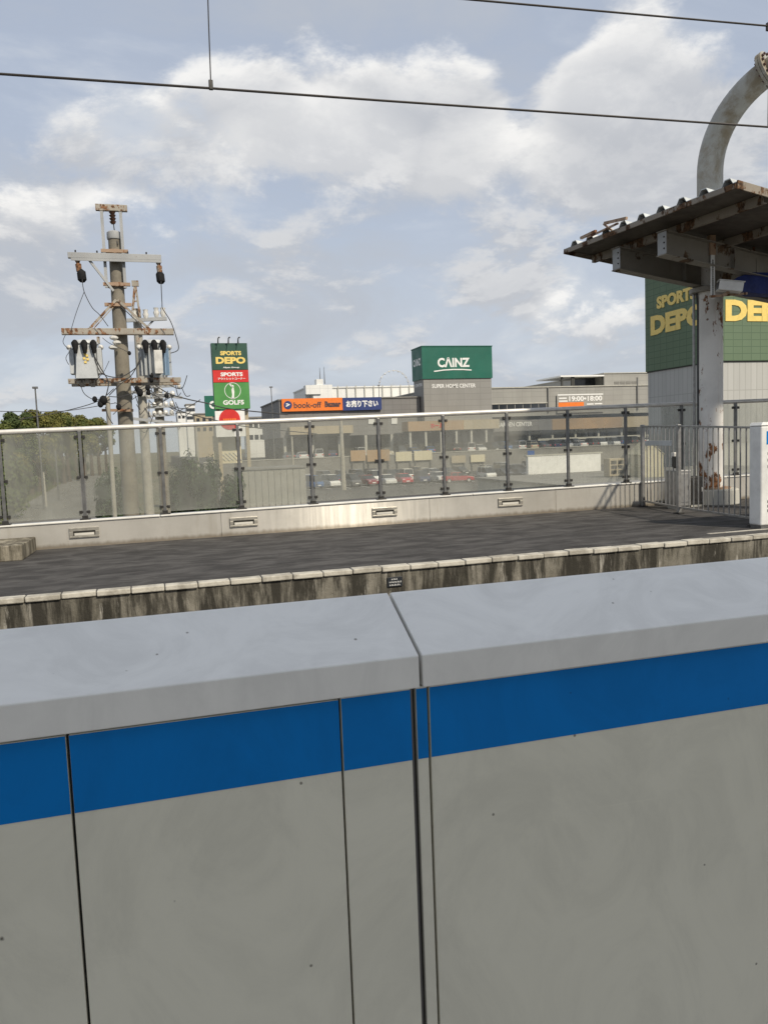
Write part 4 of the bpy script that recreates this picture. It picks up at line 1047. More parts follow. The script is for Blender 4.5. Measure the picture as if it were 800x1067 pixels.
# ------------------------------------------------------------------ cars
def make_car(kind):
    """car centred on the origin, nose towards +x"""
    r = thing('parked_car', (0, 0, 0), 'car', 'car')
    if kind == 'hatch':
        L, W, H = 3.9, 1.66, 1.50
        body = [(-1.92, .28), (-1.93, .85), (-1.80, 1.0), (-.2, 1.0), (1.05, .98), (1.80, .80), (1.93, .62), (1.93, .28)]
        cab = [(-1.78, .99), (-1.50, 1.44), (-.9, 1.5), (.15, 1.48), (1.02, .975)]
    elif kind == 'van':
        L, W, H = 3.6, 1.58, 1.85
        body = [(-1.78, .28), (-1.80, 1.02), (-1.2, 1.05), (1.0, 1.05), (1.55, .98), (1.78, .72), (1.78, .28)]
        cab = [(-1.76, 1.04), (-1.68, 1.78), (-1.3, 1.85), (.55, 1.83), (1.50, .985)]
    else:
        L, W, H = 4.5, 1.74, 1.42
        body = [(-2.22, .30), (-2.25, .80), (-2.1, .95), (-1.2, .98), (1.05, .94), (2.05, .78), (2.25, .60), (2.25, .30)]
        cab = [(-1.65, .97), (-.95, 1.36), (-.2, 1.42), (.35, 1.38), (1.25, .935)]
    hw = W/2
    def loft(prof, w0, w1, zlo, zhi):
        m = MB(); k_ = len(prof)
        for s in (-1, 1):
            for x, z in prof:
                t_ = 0 if zhi == zlo else (z-zlo)/(zhi-zlo); m.v.append(V(x, s*(w0+(w1-w0)*max(0, t_)), z))
        m.f.append(list(range(k_))[::-1]); m.f.append([k_+i for i in range(k_)])
        for i in range(k_): m.f.append([i, (i+1) % k_, k_+(i+1) % k_, k_+i])
        return m
    bo = loft(body, hw, hw*.97, .3, 1).build('body', 'car_white', r, bevel=.06)
    gl_ = loft(cab, hw*.93, hw*.78, 1.0, H).build('windows', 'window_glass', r, bevel=.03)
    xs = [x for x, z in cab if z > H-.1]
    m = loft([(min(xs)-.06, H-.045), (min(xs)+.02, H+.012), (max(xs)-.02, H+.012), (max(xs)+.10, H-.045)], hw*.80, hw*.77, H-.05, H); m.build('roof', 'car_white', r, bevel=.02)
    m = MB()
    for s in (-1, 1):
        for x in (min(xs)-.1, (min(xs)+max(xs))/2+.1): m.bar((x, s*hw*.925, 1.0), (x+.06, s*hw*.795, H-.03), .09, .05)
    m.build('pillar', 'car_white', r)
    for x in (-L*.31, L*.31):
        for s in (-1, 1):
            m = MB(); m.cyl((x, s*(hw-.16), .31), (x, s*(hw+.015), .31), .31, n=16); w = m.build('wheel', 'black_rubber', r)
            m = MB(); m.cyl((x, s*(hw+.016), .31), (x, s*(hw+.022), .31), .20, n=12); m.build('rim', 'rail_steel', w)
    for s in (-1, 1):
        m = MB(); m.obox((L/2-.13, s*hw*.72, .70), (.06, 0, 0), (0, .18, 0), (0, 0, .07)); m.build('headlight', 'porcelain_white', r, bevel=.02)
        m = MB(); m.obox((-L/2+.03, s*hw*.78, .78), (.05, 0, 0), (0, .12, 0), (0, 0, .10)); m.build('tail_light', 'sign_red', r, bevel=.02)
    m = MB(); m.box(L/2-.06, L/2+.005, -.26, .26, .40, .54); m.build('number_plate', 'sign_white', r)
    return r
CC = {'white': (.72, .72, .70), 'silver': (.42, .43, .44), 'black': (.02, .02, .022), 'red': (.42, .02, .03), 'maroon': (.22, .02, .03), 'navy': (.02, .035, .10), 'beige': (.50, .45, .33), 'grey': (.14, .14, .145), 'blue': (.04, .12, .30)}
for n_, c in CC.items():
    t = NT('car_'+n_); t.out(t.bsdf(t.mix(t.ramp(t.noise(t.coord(world=True), 1, 3), .4, .6), c, tuple(x*.92 for x in c)), .25, .2 if n_ in ('silver', 'grey') else 0, None, .5, .6))
protos = {k_: make_car(k_) for k_ in ('hatch', 'van', 'sedan')}
ORDN = ['first', 'second', 'third', 'fourth', 'fifth', 'sixth', 'seventh', 'eighth', 'ninth', 'tenth', 'eleventh', 'twelfth', 'thirteenth', 'fourteenth', 'fifteenth', 'sixteenth', 'seventeenth', 'eighteenth', 'nineteenth', 'twentieth', 'twenty-first', 'twenty-second', 'twenty-third', 'twenty-fourth', 'twenty-fifth', 'twenty-sixth']
crnd = random.Random(21)
cols = ['white', 'silver', 'black', 'grey', 'white', 'navy', 'beige', 'grey', 'white', 'silver', 'blue', 'white']
kinds = {'hatch': 'hatchback', 'van': 'small van', 'sedan': 'saloon car'}
ROWS = [  # name, ground level, distance across, first x, spacing, count, headings, share of empty bays
    ('lower car park front row', GZ+.02, 107.0, at(327, 500, Y=107).x, 2.62, 15, (-90, -75), .06),
    ('lower car park middle row', GZ+.02, 115.5, at(338, 497, Y=115.5).x, 2.62, 15, (90, -90), .15),
    ('lower car park rear row', GZ+.02, 124.0, at(322, 490, Y=124).x, 2.62, 17, (-90, -80), .12),
    ('upper car park front row', UZ, 141.2, at(300, 474, Y=141).x, 2.7, 26, (-90, 90), .10),
    ('upper car park rear row', UZ, 153.0, at(527, 472, Y=153).x, 2.8, 13, (90, -90), .08)]
fixed = {(0, 3): ('hatch', 'maroon'), (0, 4): ('hatch', 'white'), (0, 5): ('hatch', 'red'), (0, 6): ('van', 'navy'), (0, 7): ('hatch', 'white')}
used = set()
for ri, (rname, z, Y, xs_, stp, cnt_, hds, empty) in enumerate(ROWS):
    k_ = 0
    for i in range(cnt_):
        if (ri, i) not in fixed and crnd.random() < empty: continue
        kd, cl = fixed.get((ri, i), (('hatch', 'van', 'sedan', 'van')[crnd.randrange(4)], cols[crnd.randrange(12)]))
        pr = protos[kd]
        if kd in used: r = copy_tree(pr)
        else: r = pr; used.add(kd)
        r.location = (xs_+i*stp+crnd.uniform(-.15, .15), Y+crnd.uniform(-.5, .5), z); r.rotation_euler = (0, 0, radians(crnd.choice(hds)+crnd.uniform(-4, 4)))
        for ch in r.children:
            if ch.name.split('.')[0] in ('body', 'roof', 'pillar'):
                ch.material_slots[0].link = 'OBJECT'; ch.material_slots[0].material = M['car_'+cl]
        tag(r, f'{cl} {kinds[kd]}, {ORDN[k_]} from left, {rname}', 'car', 'cars in the car parks')
        k_ += 1
for px_, Y, hd_, kd, cl, lb_ in ((477, 103, -12, 'sedan', 'red', 'red saloon car driving in front of the lower car park rows'), (541, 112, -40, 'van', 'white', 'white small van turning at the right end of the lower car park')):
    r = copy_tree(protos[kd]); p = at(px_, 495, Y=Y); r.location = (p.x, Y, GZ+.02); r.rotation_euler = (0, 0, radians(hd_))
    for ch in r.children:
        if ch.name.split('.')[0] in ('body', 'roof', 'pillar'):
            ch.material_slots[0].link = 'OBJECT'; ch.material_slots[0].material = M['car_'+cl]
    tag(r, lb_, 'car', 'cars in the car parks')
ORD = ORDN
from collections import Counter

# ================================================================== SIGN TOWER
T0 = at(220, 357, Y=75); T1 = at(257.5, 357, Y=75); ty = 75.0
xl, xr = 5.66, 8.98
tw = thing('sign_tower', ((xl+xr)/2, ty, GZ), 'tall sign tower with yellow, red and green panels above the fence', 'sign tower')
def tz(y_): return at(240, y_, Y=ty).z
z357, z385, z398, z429 = tz(357.5), tz(385.5), tz(398.5), tz(426)
MB().box(xl, xr, ty, ty+.9, z429, z357).build('cabinet', 'sign_darkgreen', tw)
def face(x0, x1, za, zb_2, mat, nm='panel'): return MB().box(x0, x1, ty-.06, ty-.002, za, zb_2).build(nm, mat, tw)
face(xl+.02, xr-.02, z385+.02, z357-.02, 'sign_darkgreen'); face(xl+.02, xr-.02, z398+.02, z385-.02, 'sign_red'); face(xl+.02, xr-.02, z429, z398-.02, 'sign_green')
cxm = (xl+xr)/2; yy = ty-.062
def txt(s, px, py, w, h, mat, par=None, **k): return text(s, (at(px, py, Y=yy).x, yy, at(px, py, Y=yy).z), w, h, XR, ZU, mat, par or tw, **k)
txt('SPORTS', 240.5, 368, 1.95, .40, 'sign_yellow', bold=.05)
txt('DEPO', 240.5, 375.5, 2.75, .64, 'sign_yellow', bold=.05)
txt('Alpen Group', 241, 383, 1.5, .17, 'sign_white', bold=.03)
txt('SPORTS', 241.5, 390, 2.05, .37, 'sign_white', bold=.045)
txt('アウトレットコーナー', 241.5, 394.6, 2.55, .22, 'sign_white', bold=.03)
txt('GOLF5', 243.5, 419.3, 1.95, .44, 'sign_white', bold=.04)
q = at(242.5, 407, Y=yy); m = MB(); ring(m, q, .76, .05, .02, XR, ZU)
m.build('logo_ring', 'sign_white', tw)
m = MB()
def poly(pts, sc=1): m.prism([(q.x+a*sc, yy, q.z+b*sc) for a, b in pts], (0, -.02, 0))
poly([(-.10, .10), (.10, .16), (.16, -.05), (.13, -.35), (.10, -.80), (-.16, -.80), (-.06, -.40)]); poly([(-.10, .10), (.02, .30), (.14, .26), (.10, .14)])
poly([(-.02, .27), (-.34, .62), (-.28, .66), (.06, .34)]); poly([(-.34, .60), (-.40, .66), (-.05, .62), (-.06, .56)])
m.prism([(q.x+.03+cos(a*pi/5)*.10, yy, q.z+.42+sin(a*pi/5)*.11) for a in range(10)], (0, -.02, 0))
m.build('logo_golfer', 'sign_white', tw)
for xx in (-1.0, -.05, .85):
    m = MB(); p0 = V(cxm+xx, ty+.3, z357); m.bar(p0, p0+V(0, -.5, .42), .10); m.bar(p0+V(0, -.5, .42), p0+V(-.02, -.85, -.15), .06); m.bar(p0+V(-.02, -.9, .40), p0+V(.12, -.9, .46), .12)
    m.build('lamp_arm', 'clamp_dark', tw)
zl2, zl3 = tz(428), tz(455)
m = MB(); m.box(xl+.02, xr-.55, ty+.05, ty+.55, zl3, zl2); m.build('lower_panel', 'sign_white', tw)
q = at(239.5, 437, Y=ty+.04); m = MB(); disc(m, q, .98, .03, XR, ZU); m.build('red_disc', 'sign_red', tw)
m = MB()
for i in range(6): m.box(q.x-.62+i*.21, q.x-.46+i*.21, ty-.02, ty+.008, q.z-.10, q.z+.08)
m.build('disc_marks', 'sign_orange', tw)
m = MB()
for i in range(5): m.box(q.x-.5+i*.21, q.x-.34+i*.21, ty-.02, ty+.008, q.z-.5, q.z-.24)
m.build('disc_marks', 'sign_white', tw)
for x in (xl+.35, xr-.30): MB().box(x-.16, x+.16, ty+.57, ty+.88, GZ, z429).build('leg', 'tan_wall', tw)
# lattice board and cream wall under the tower
A = at(222, 462, Y=76.5); B = at(252, 480, Y=76.5)
lat = thing('lattice_board', ((A.x+B.x)/2, 76.5, GZ), 'cream board with lattice trellis below the sign tower', 'board')
MB().box(A.x, B.x, 76.4, 76.6, B.z-.2, A.z+.7).build('board', 'cream_wall', lat)
m = MB(); n_ = 9
for i in range(n_+4):
    x = A.x-.8 + i*(B.x-A.x+.8)/n_
    for s in (-1, 1):
        p0 = V(x, 76.36+.02*s, B.z+.05); p1 = V(x+s*.8, 76.36+.02*s, B.z+.85)
        if min(p0.x, p1.x) < A.x or max(p0.x, p1.x) > B.x: continue
        m.bar(p0, p1, .05, .03)
m.build('lattice', 'white_box', lat)
for x in (A.x+.2, B.x-.2): MB().box(x-.07, x+.07, 76.62, 76.75, GZ, B.z+.5).build('post', 'pale_pole', lat)
# green CAINZ road sign half hidden by the tower
A = at(213, 412.5, Y=95); B = at(252, 433, Y=95)
cs = thing('green_sign', ((A.x+B.x)/2, 95, GZ), 'green sign half hidden behind the left edge of the sign tower', 'sign')
MB().box(A.x, B.x, 95, 95.4, B.z, A.z).build('panel', 'tower_green', cs)
text('CΛINZ', (A.x+.35+2.0, 94.98, (A.z+B.z)/2+.15), 3.7, 1.0, XR, ZU, 'sign_white', cs, bold=.05)
for x in (A.x+1, B.x-1): MB().box(x-.15, x+.15, 95.1, 95.3, GZ, B.z).build('post', 'post_steel', cs)

# ================================================================== BUILDINGS
# shop with orange and navy signs
bk = thing('shop_building', (37, 150, UZ), 'dark grey shop with orange and navy signs above the fence', 'building')
MB().box(23.5, 52, 150, 176, UZ+4.2, 10.35).build('wall', 'book_grey', bk)
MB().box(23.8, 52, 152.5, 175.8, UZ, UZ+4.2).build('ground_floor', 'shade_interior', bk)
MB().box(23.3, 52.1, 149.8, 176.2, 10.35, 10.6).build('roof_edge', 'roof_grey', bk)
for i in range(6): MB().box(24+i*5.4, 24.5+i*5.4, 150.05, 150.6, UZ, UZ+4.2).build('pillar', 'pale_concrete', bk)
A = at(302, 445, Y=147.9); B = at(368, 451, Y=147.9)
MB().box(A.x, B.x, 147.9, 150, B.z, A.z).build('awning', 'tan_wall', bk)
A = at(293.3, 415.6, Y=149.6); B = at(357, 428.6, Y=149.6)
zA, zB = 10.62, 8.2
osn = MB().box(A.x, B.x, 149.45, 149.78, zB, zA).build('orange_sign', 'sign_orange', bk)
y_ = 149.44
m = MB(); disc(m, (A.x+1.15, y_, (zA+zB)/2), .80, .03, XR, ZU); m.build('sign_roundel', 'sign_navy', bk)
m = MB(); m.bar((A.x+.75, y_-.05, (zA+zB)/2-.25), (A.x+1.5, y_-.05, (zA+zB)/2+.15), .05, .22); m.bar((A.x+.8, y_-.05, (zA+zB)/2+.25), (A.x+1.2, y_-.05, (zA+zB)/2+.2), .05, .22); m.build('roundel_mark', 'sign_white', bk)
text('book-off', (A.x+5.0, y_, (zA+zB)/2-.05), 5.4, 1.15, XR, ZU, 'letter_dark', bk, bold=.02)
text('Bazaar', (B.x-1.95, y_, (zA+zB)/2), 3.2, 1.15, XR, ZU, 'letter_dark', bk, bold=.06)
C_ = at(397.5, 427, Y=149.6)
MB().box(B.x+.02, C_.x, 149.45, 149.78, zB-.1, zA-.05).build('navy_sign', 'sign_navy', bk)
text('お売り下さい', ((B.x+C_.x)/2, y_, (zA+zB)/2-.05), 6.5, 1.35, XR, ZU, 'sign_white', bk, bold=.045)
# bright window posters behind the glass at the shop
for i, xx in enumerate((384, 393, 408)):
    A = at(xx, 437, Y=149.7); w_ = (1.2, .5, 1.2)[i]; MB().box(A.x, A.x+w_, 149.85, 149.98, A.z-.9, A.z+.7).build('poster', 'sign_white', bk)

# white building further back with masts
wb = thing('white_building', (60, 230, UZ), 'white flat roofed building with masts behind the shop roof', 'building')
zt = at(390, 403.5, Y=230).z
MB().box(44, 84, 230, 250, UZ, zt).build('wall', 'white_wall', wb)
MB().box(43.8, 84.2, 229.7, 250.3, zt, zt+.35).build('roof', 'white_box', wb)
a = at(318, 399, Y=226); b = at(346, 399, Y=226)
MB().box(a.x+2.2, b.x, 226, 229.6, UZ, at(332, 401, Y=226).z).build('tower_block', 'white_wall', wb)
MB().box(a.x, a.x+4.5, 225.5, 229, at(320, 411, Y=226).z, at(320, 401.5, Y=226).z).build('tower_block', 'white_wall', wb)
MB().box(at(330, 400, Y=226).x, at(337, 400, Y=226).x, 226.2, 229, at(333, 402, Y=226).z, at(333, 395, Y=226).z).build('roof_tank', 'white_box', wb)
for i in range(9):
    xx = at(352+i*9.3, 408, Y=229.9).x; MB().box(xx-.10, xx+.10, 229.55, 229.72, zt-4, zt+.7).build('fin', 'pale_concrete', wb)
m = MB()
for i, (xx, yt) in enumerate(((333, 383), (337.5, 382))):
    A = at(xx, yt, Y=227); m.tube([(A.x, 227, at(xx, 400, Y=227).z), (A.x, 227, A.z)], [.16, .05], 6)
m.build('mast', 'post_steel', wb)
# Ferris wheel far behind
fw_ = at(411, 402, Y=700); Rw = 14.5
fe = thing('ferris_wheel', (fw_.x, 700, GZ), 'pale Ferris wheel far behind the white building', 'ferris wheel')
m = MB(); ring(m, (fw_.x, 700, fw_.z), Rw, .30, .4, XR, ZU, 40); ring(m, (fw_.x, 703, fw_.z), Rw, .30, .4, XR, ZU, 40); m.build('rim', 'wheel_steel', fe)
m = MB()
for i in range(20):
    a = pi*i/10; m.tube([(fw_.x, 701.5, fw_.z), (fw_.x+cos(a)*Rw, 701.5, fw_.z+sin(a)*Rw)], .06, 4)
m.build('spoke', 'wheel_steel', fe)
for i in range(20):
    a = pi*i/10; m = MB(); m.sphere((fw_.x+cos(a)*(Rw+.2), 701.5, fw_.z+sin(a)*(Rw+.2)-.6), .8, 6, 4); m.build('cabin', 'white_box', fe)
m = MB()
for s in (-1, 1): m.bar((fw_.x, 701.5, fw_.z), (fw_.x+s*9, 701.5+s*2, GZ), .7)
m.build('support_leg', 'wheel_steel', fe)

# green topped tower
ct = thing('tower_building', (59.5, 150, UZ), 'square grey tower with green top and white lettering', 'building')
zt = 20.2; zg = at(470, 394.5, Y=148).z
MB().box(52.2, 66.9, 148, 154, UZ, zg).build('shaft', 'tower_grey', ct)
MB().box(52.0, 67.1, 147.8, 154.2, zg, zt).build('green_top', 'tower_green', ct)
MB().box(51.9, 67.2, 147.7, 154.3, zt, zt+.18).build('roof', 'tower_green', ct)
yy = 147.79
A = at(472.5, 378, Y=yy); text('CΛINZ', (A.x, yy, A.z+.1), 6.9, 1.95, XR, ZU, 'sign_white', ct, bold=.035)
m = MB()
pts = [at(x, y_, Y=yy) for x, y_ in ((452, 387), (462, 385.6), (472, 385), (482, 385), (491, 385.6))]
for p, q in zip(pts[:-1], pts[1:]): m.bar(p+V(0, -.02, 0), q+V(0, -.02, 0), .05, .22)
m.build('underline', 'sign_white', ct)
yy = 147.99
A = at(472.8, 402, Y=yy); text('SUPER HOME CENTER', (A.x, yy, A.z), 9.4, .80, XR, ZU, 'sign_white', ct, bold=.02)
A = at(433.5, 378, X=51.99); text('CΛINZ', (51.99, 151.0, A.z), 4.6, 1.5, (0, -1, 0), ZU, 'sign_white', ct, bold=.035)
text('CENTER', (52.19, 151.0, zg+.0-1.0), 4.6, .6, (0, -1, 0), ZU, 'sign_white', ct, bold=.02)

# long shopping centre
ml = thing('shopping_centre', (100, 165, UZ), 'long low grey shopping centre with tan fascia band', 'building')
zt = 12.9
MB().box(60, 240, 165, 240, 6.4, zt).build('wall', 'mall_grey', ml)
MB().box(59.8, 240, 164.8, 240.2, zt, zt+.25).build('roof_edge', 'pale_concrete', ml)
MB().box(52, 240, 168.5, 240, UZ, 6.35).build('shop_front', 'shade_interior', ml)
zb1 = at(560, 437, Y=162).z; zb0 = at(560, 448.5, Y=162).z
def fas(a, b_, mat, nm='fascia'):
    xa = at(a, 440, Y=162).x; xb = at(b_, 440, Y=162).x; return MB().box(xa, xb-.03, 162, 165, zb0, zb1).build(nm, mat, ml)
fas(512, 575, 'book_grey'); fas(575, 648, 'tan_band'); fas(648, 720, 'tan_wall')
tz1 = at(470, 438, Y=144).z; tz0 = at(470, 448, Y=144).z
xa0, xa1, xa2 = at(425, 440, Y=144).x, at(483, 440, Y=144).x, at(520, 440, Y=144).x
MB().box(xa0, xa1-.02, 144, 147.98, tz0, tz1).build('fascia', 'tan_band', ml); MB().box(xa1, xa2, 144, 147.98, tz0, tz1).build('fascia', 'tan_wall', ml)
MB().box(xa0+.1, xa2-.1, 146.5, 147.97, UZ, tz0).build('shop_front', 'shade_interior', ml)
for i in range(6): MB().box(xa0+.3+i*3.2, xa0+.7+i*3.2, 144.3, 144.7, UZ, tz0).build('pillar', 'pale_concrete', ml)
A = at(455, 441, Y=143.9); text('ホーム', (A.x, 143.97, (tz0+tz1)/2), 2.6, .9, XR, ZU, 'sign_red', ml, bold=.03)
A = at(536, 441, Y=161.9); text('GARDEN CENTER', (A.x, 161.97, (zb0+zb1)/2+.3), 8.8, 1.0, XR, ZU, 'sign_white', ml, bold=.02)
for i in range(11):
    xx = at(432+i*24, 460, Y=163).x; MB().box(xx-.25, xx+.25, 163.2, 163.7, UZ, zb0).build('pillar', 'pale_concrete', ml)
MB().box(at(560, 455, Y=162.5).x, at(690, 455, Y=162.5).x, 162.4, 162.6, at(600, 456, Y=162.5).z-.4, at(600, 456, Y=162.5).z+.1).build('lower_band', 'pale_concrete', ml)
# strip windows
za, zb_3 = at(520, 421.5, Y=165).z, at(520, 427.5, Y=165).z
xa, xb = at(477, 424, Y=165).x, at(569, 424, Y=165).x; n_ = 11
for i in range(n_):
    a = xa+(xb-xa)*i/n_; b = xa+(xb-xa)*(i+1)/n_; w = MB().box(a+.12, b-.12, 164.9, 164.985, zb_3, za).build('window', 'window_glass', ml)
MB().box(xa-.2, xb+.2, 164.8, 164.98, za+.02, za+.3).build('window_head', 'pale_concrete', ml)
xx = at(571, 415, Y=164.7).x; MB().box(xx-.12, xx+.12, 164.7, 164.95, 7, zt).build('downpipe', 'post_steel', ml)
xx = at(664, 415, Y=164.7).x; MB().box(xx-.12, xx+.12, 164.7, 164.95, 7, zt+2).build('downpipe', 'post_steel', ml)
# upper storey block and rooftop frame
xa = at(629, 400, Y=168).x; z2 = at(650, 389, Y=168).z
MB().box(xa, 200, 168, 215, zt, z2).build('upper_storey', 'mall_grey', ml)
MB().box(xa-.2, 200, 167.8, 215.2, z2, z2+.2).build('upper_roof_edge', 'pale_concrete', ml)
xb = at(583, 400, Y=168).x; z3 = at(606, 391.0, Y=168).z
MB().box(xb, xa-.2, 167.6, 180, z3-.35, z3).build('roof_slab', 'sign_white', ml)
MB().box(at(597, 400, Y=172).x, xa-.02, 172, 172.3, zt+.25, z3-.35).build('plant_screen', 'window_glass', ml)
for px_ in (585.5, 596, 597.5, 628.3):
    xx = at(px_, 400, Y=168).x; MB().box(xx-.22, xx+.22, 168, 168.4, zt+.25, z3-.35).build('roof_post', 'shade_interior', ml)
MB().box(xb, at(596, 400, Y=168).x, 168.1, 168.3, z3-1.3, z3-1.05).build('roof_rail', 'shade_interior', ml)
xw0, xw1 = at(639, 400, Y=168).x, at(663, 400, Y=168).x; zw1, zw0 = at(650, 397, Y=168).z, at(650, 406, Y=168).z
for i in range(4):
    for j in range(3):
        a = xw0+(xw1-xw0)*i/4; z = zw0+(zw1-zw0)*j/3
        MB().box(a+.12, a+(xw1-xw0)/4-.12, 167.92, 167.985, z+.10, z+(zw1-zw0)/3-.10).build('window_pane', 'roof_grey', ml)
# opening hours sign
yy = 164.6
A = at(580, 411.5, Y=yy); B = at(629, 429, Y=yy)
MB().box(A.x, B.x, 164.62, 164.78, B.z, A.z).build('sign_board', 'mall_grey', ml)
def ptx(s, x0, x1, y0, y1, mat, **k):
    a = at(x0, (y0+y1)/2, Y=yy); b = at(x1, (y0+y1)/2, Y=yy); h_ = at((x0+x1)/2, y0, Y=yy).z-at((x0+x1)/2, y1, Y=yy).z
    return text(s, ((a.x+b.x)/2, yy, (a.z+b.z)/2), b.x-a.x, h_, XR, ZU, mat, ml, **k)
ptx('19:00•18:00', 592.5, 627, 412.5, 418, 'sign_white', bold=.035)
a = at(581.5, 419.5, Y=yy); b = at(608, 425.5, Y=yy); MB().box(a.x, b.x, yy-.03, yy+.01, b.z, a.z).build('orange_plate', 'sign_orange', ml)
for x0, x1, y0, y1 in ((582, 591, 417, 419), (582, 590, 414.5, 415.5), (611, 618, 420, 422), (619, 627, 419.3, 422), (580.5, 628, 410.8, 411.4)):
    a = at(x0, y0, Y=yy); b = at(x1, y1, Y=yy); MB().box(a.x, b.x, yy-.02, yy+.01, (a.z+b.z)/2-.15, (a.z+b.z)/2+.15).build('sign_bar', 'sign_white', ml)
ptx('MONO MART', 593, 621, 425.3, 427.3, 'sign_white', bold=.05) if False else None

# big green and grey store
dp = thing('sports_store', (75, 81, GZ), 'large green and grey store with yellow lettering behind the canopy column', 'building')
zg = 9.2
MB().box(61.6, 120, 75.1, 87.7, GZ, zg).build('lower_wall', 'depo_grey', dp)
MB().box(61.4, 120, 74.9, 87.9, zg+.12, 21.4).build('upper_wall', 'depo_green', dp)
MB().box(61.5, 120, 75.0, 87.8, zg, zg+.12).build('drip_line', 'clamp_dark', dp)
MB().box(61.3, 120, 74.8, 88, 21.4, 21.65).build('roof_edge', 'sign_darkgreen', dp)
text('DEPO', (61.38, 81.55, 14.95), 10.3, 2.45, (0, -1, 0), ZU, 'sign_yellow', dp, bold=.055, thick=.06)
text('SPORTS', (61.38, 81.7, 17.6), 7.4, 1.5, (0, -1, 0), ZU, 'sign_yellow', dp, bold=.05, thick=.08)
text('DEPO', (62.75+5.15, 74.88, 14.95), 10.3, 2.45, XR, ZU, 'sign_yellow', dp, bold=.055, thick=.06)
text('SPORTS', (62.75+5.15, 74.88, 17.6), 7.4, 1.5, XR, ZU, 'sign_yellow', dp, bold=.05, thick=.08)

# small far buildings between the poles and the sign tower
for i, (xa, xb, yt, Y, mt_, lb_) in enumerate(((185, 197, 430, 330, 'white_wall', 'low white block left of the green sign, far away'), (194, 203, 422, 300, 'white_wall', 'small white tower block right of the crowded pole'), (203, 222, 432, 260, 'tan_wall', 'low tan house row left of the sign tower base'), (258, 275, 436, 200, 'white_wall', 'low white house between the sign tower and the shop'))):
    a = at(xa, yt, Y=Y); b = at(xb, yt, Y=Y)
    h_ = thing('far_building', ((a.x+b.x)/2, Y, GZ), lb_, 'building', 'far buildings')
    MB().box(a.x, b.x, Y, Y+10, GZ, a.z).build('wall', mt_, h_)
    MB().box(a.x-.3, b.x+.3, Y-.3, Y+10.3, a.z, a.z+.4).build('roof', 'roof_grey', h_)
    n_ = 3
    for r_ in range(2):
        for j in range(n_):
            x = a.x+(b.x-a.x)*(j+.5)/n_; z = a.z-1.8-r_*3; MB().box(x-.5, x+.5, Y-.06, Y-.01, z-.6, z+.6).build('window', 'window_glass', h_)
# street lamps / antenna poles
for px, pyt, Y, r_, lb_ in ((37, 405, 95, .10, 'tall thin lamp post rising above the woods at far left'), (282.5, 404, 146, .09, 'thin lamp post at the left corner of the shop building'), (204, 440, 70, .12, 'short pale post between the poles and the shrubs'), (394.5, 402, 190, .10, 'thin lamp post above the shop roof beside the white building'), (45.5, 492, 100, .14, 'short white post beside the lane'), (58, 470, 112, .10, 'slim post at the edge of the woods by the lane'), (355, 437, 100, .28, 'stout pale post in the middle of the lower car park'), (304, 455, 80, .12, 'thin dark post by the metal shed')):
    A = at(px, pyt, Y=Y); o = thing('lamp_post', (A.x, Y, GZ), lb_, 'post', 'posts around the car park')
    z0_ = UZ if Y > 138 else GZ
    MB().tube([(A.x, Y, z0_), (A.x, Y, A.z)], [r_*1.3, r_*.8], 8).build('post', 'pale_pole' if r_ > .11 else 'post_steel', o, smooth=True)
    if Y in (95, 146, 190): MB().box(A.x-.28, A.x+.28, Y-.2, Y+.2, A.z, A.z+.22).build('lamp_head', 'post_steel', o)
    else: MB().tube([(A.x, Y, A.z), (A.x, Y, A.z+.06)], [r_*.9, r_*.5], 8).build('post_cap', 'post_steel', o)

# ================================================================== TREES
def make_tree(name, h, rw, mat, nl, seed, leafsz, low=.28, lobes=11):
    rnd = random.Random(seed); r = thing(name, (0, 0, 0), 'tree', 'tree')
    m = MB(); m.tube([(0, 0, 0), (.1*rnd.uniform(-1, 1), 0, h*.3), (.25*rnd.uniform(-1, 1), .2*rnd.uniform(-1, 1), h*.62), (.2, 0, h*.86)], [h*.028, h*.022, h*.013, h*.004], 8)
    for i in range(7):
        a = rnd.uniform(0, 6.28); z = h*rnd.uniform(.3, .7); L = rw*rnd.uniform(.5, .85)
        m.tube([(0, 0, z), (cos(a)*L*.5, sin(a)*L*.5, z+h*.07), (cos(a)*L, sin(a)*L, z+h*.16)], [h*.011, h*.007, h*.002], 5)
    m.build('trunk', 'bark', r, smooth=True)
    lob = []
    for i in range(lobes):
        z = h*rnd.uniform(low+.08, .86); k_ = 1 - abs((z/h-.55)/.5)**2; a = rnd.uniform(0, 6.28); q = rw*rnd.uniform(.2, .75)*max(.3, k_)
        lob.append((V(cos(a)*q, sin(a)*q, z), rw*rnd.uniform(.28, .5)))
    lob.append((V(0, 0, h*.86), rw*.32)); m = MB()
    for i in range(nl):
        c, rr = rnd.choice(lob)
        d = V(rnd.gauss(0, 1), rnd.gauss(0, 1), rnd.gauss(0, 1)).normalized()*rr*(rnd.random()**.4)*rnd.uniform(.85, 1.12); d.z *= .8
        p = c + d; n_ = (d.normalized() + V(rnd.gauss(0, .5), rnd.gauss(0, .5), rnd.gauss(.3, .5))).normalized()
        a = n_.orthogonal().normalized(); a.rotate(Quaternion(n_, rnd.uniform(0, 6.28))); b = n_.cross(a)
        s = leafsz*rnd.uniform(.6, 1.3); n0 = len(m.v)
        m.v += [p-a*s, p-b*s*.55, p+a*s, p+b*s*.55+n_*s*.2]; m.f.append([n0, n0+1, n0+2, n0+3])
    me_o = m.build('crown', mat, r)
    return r
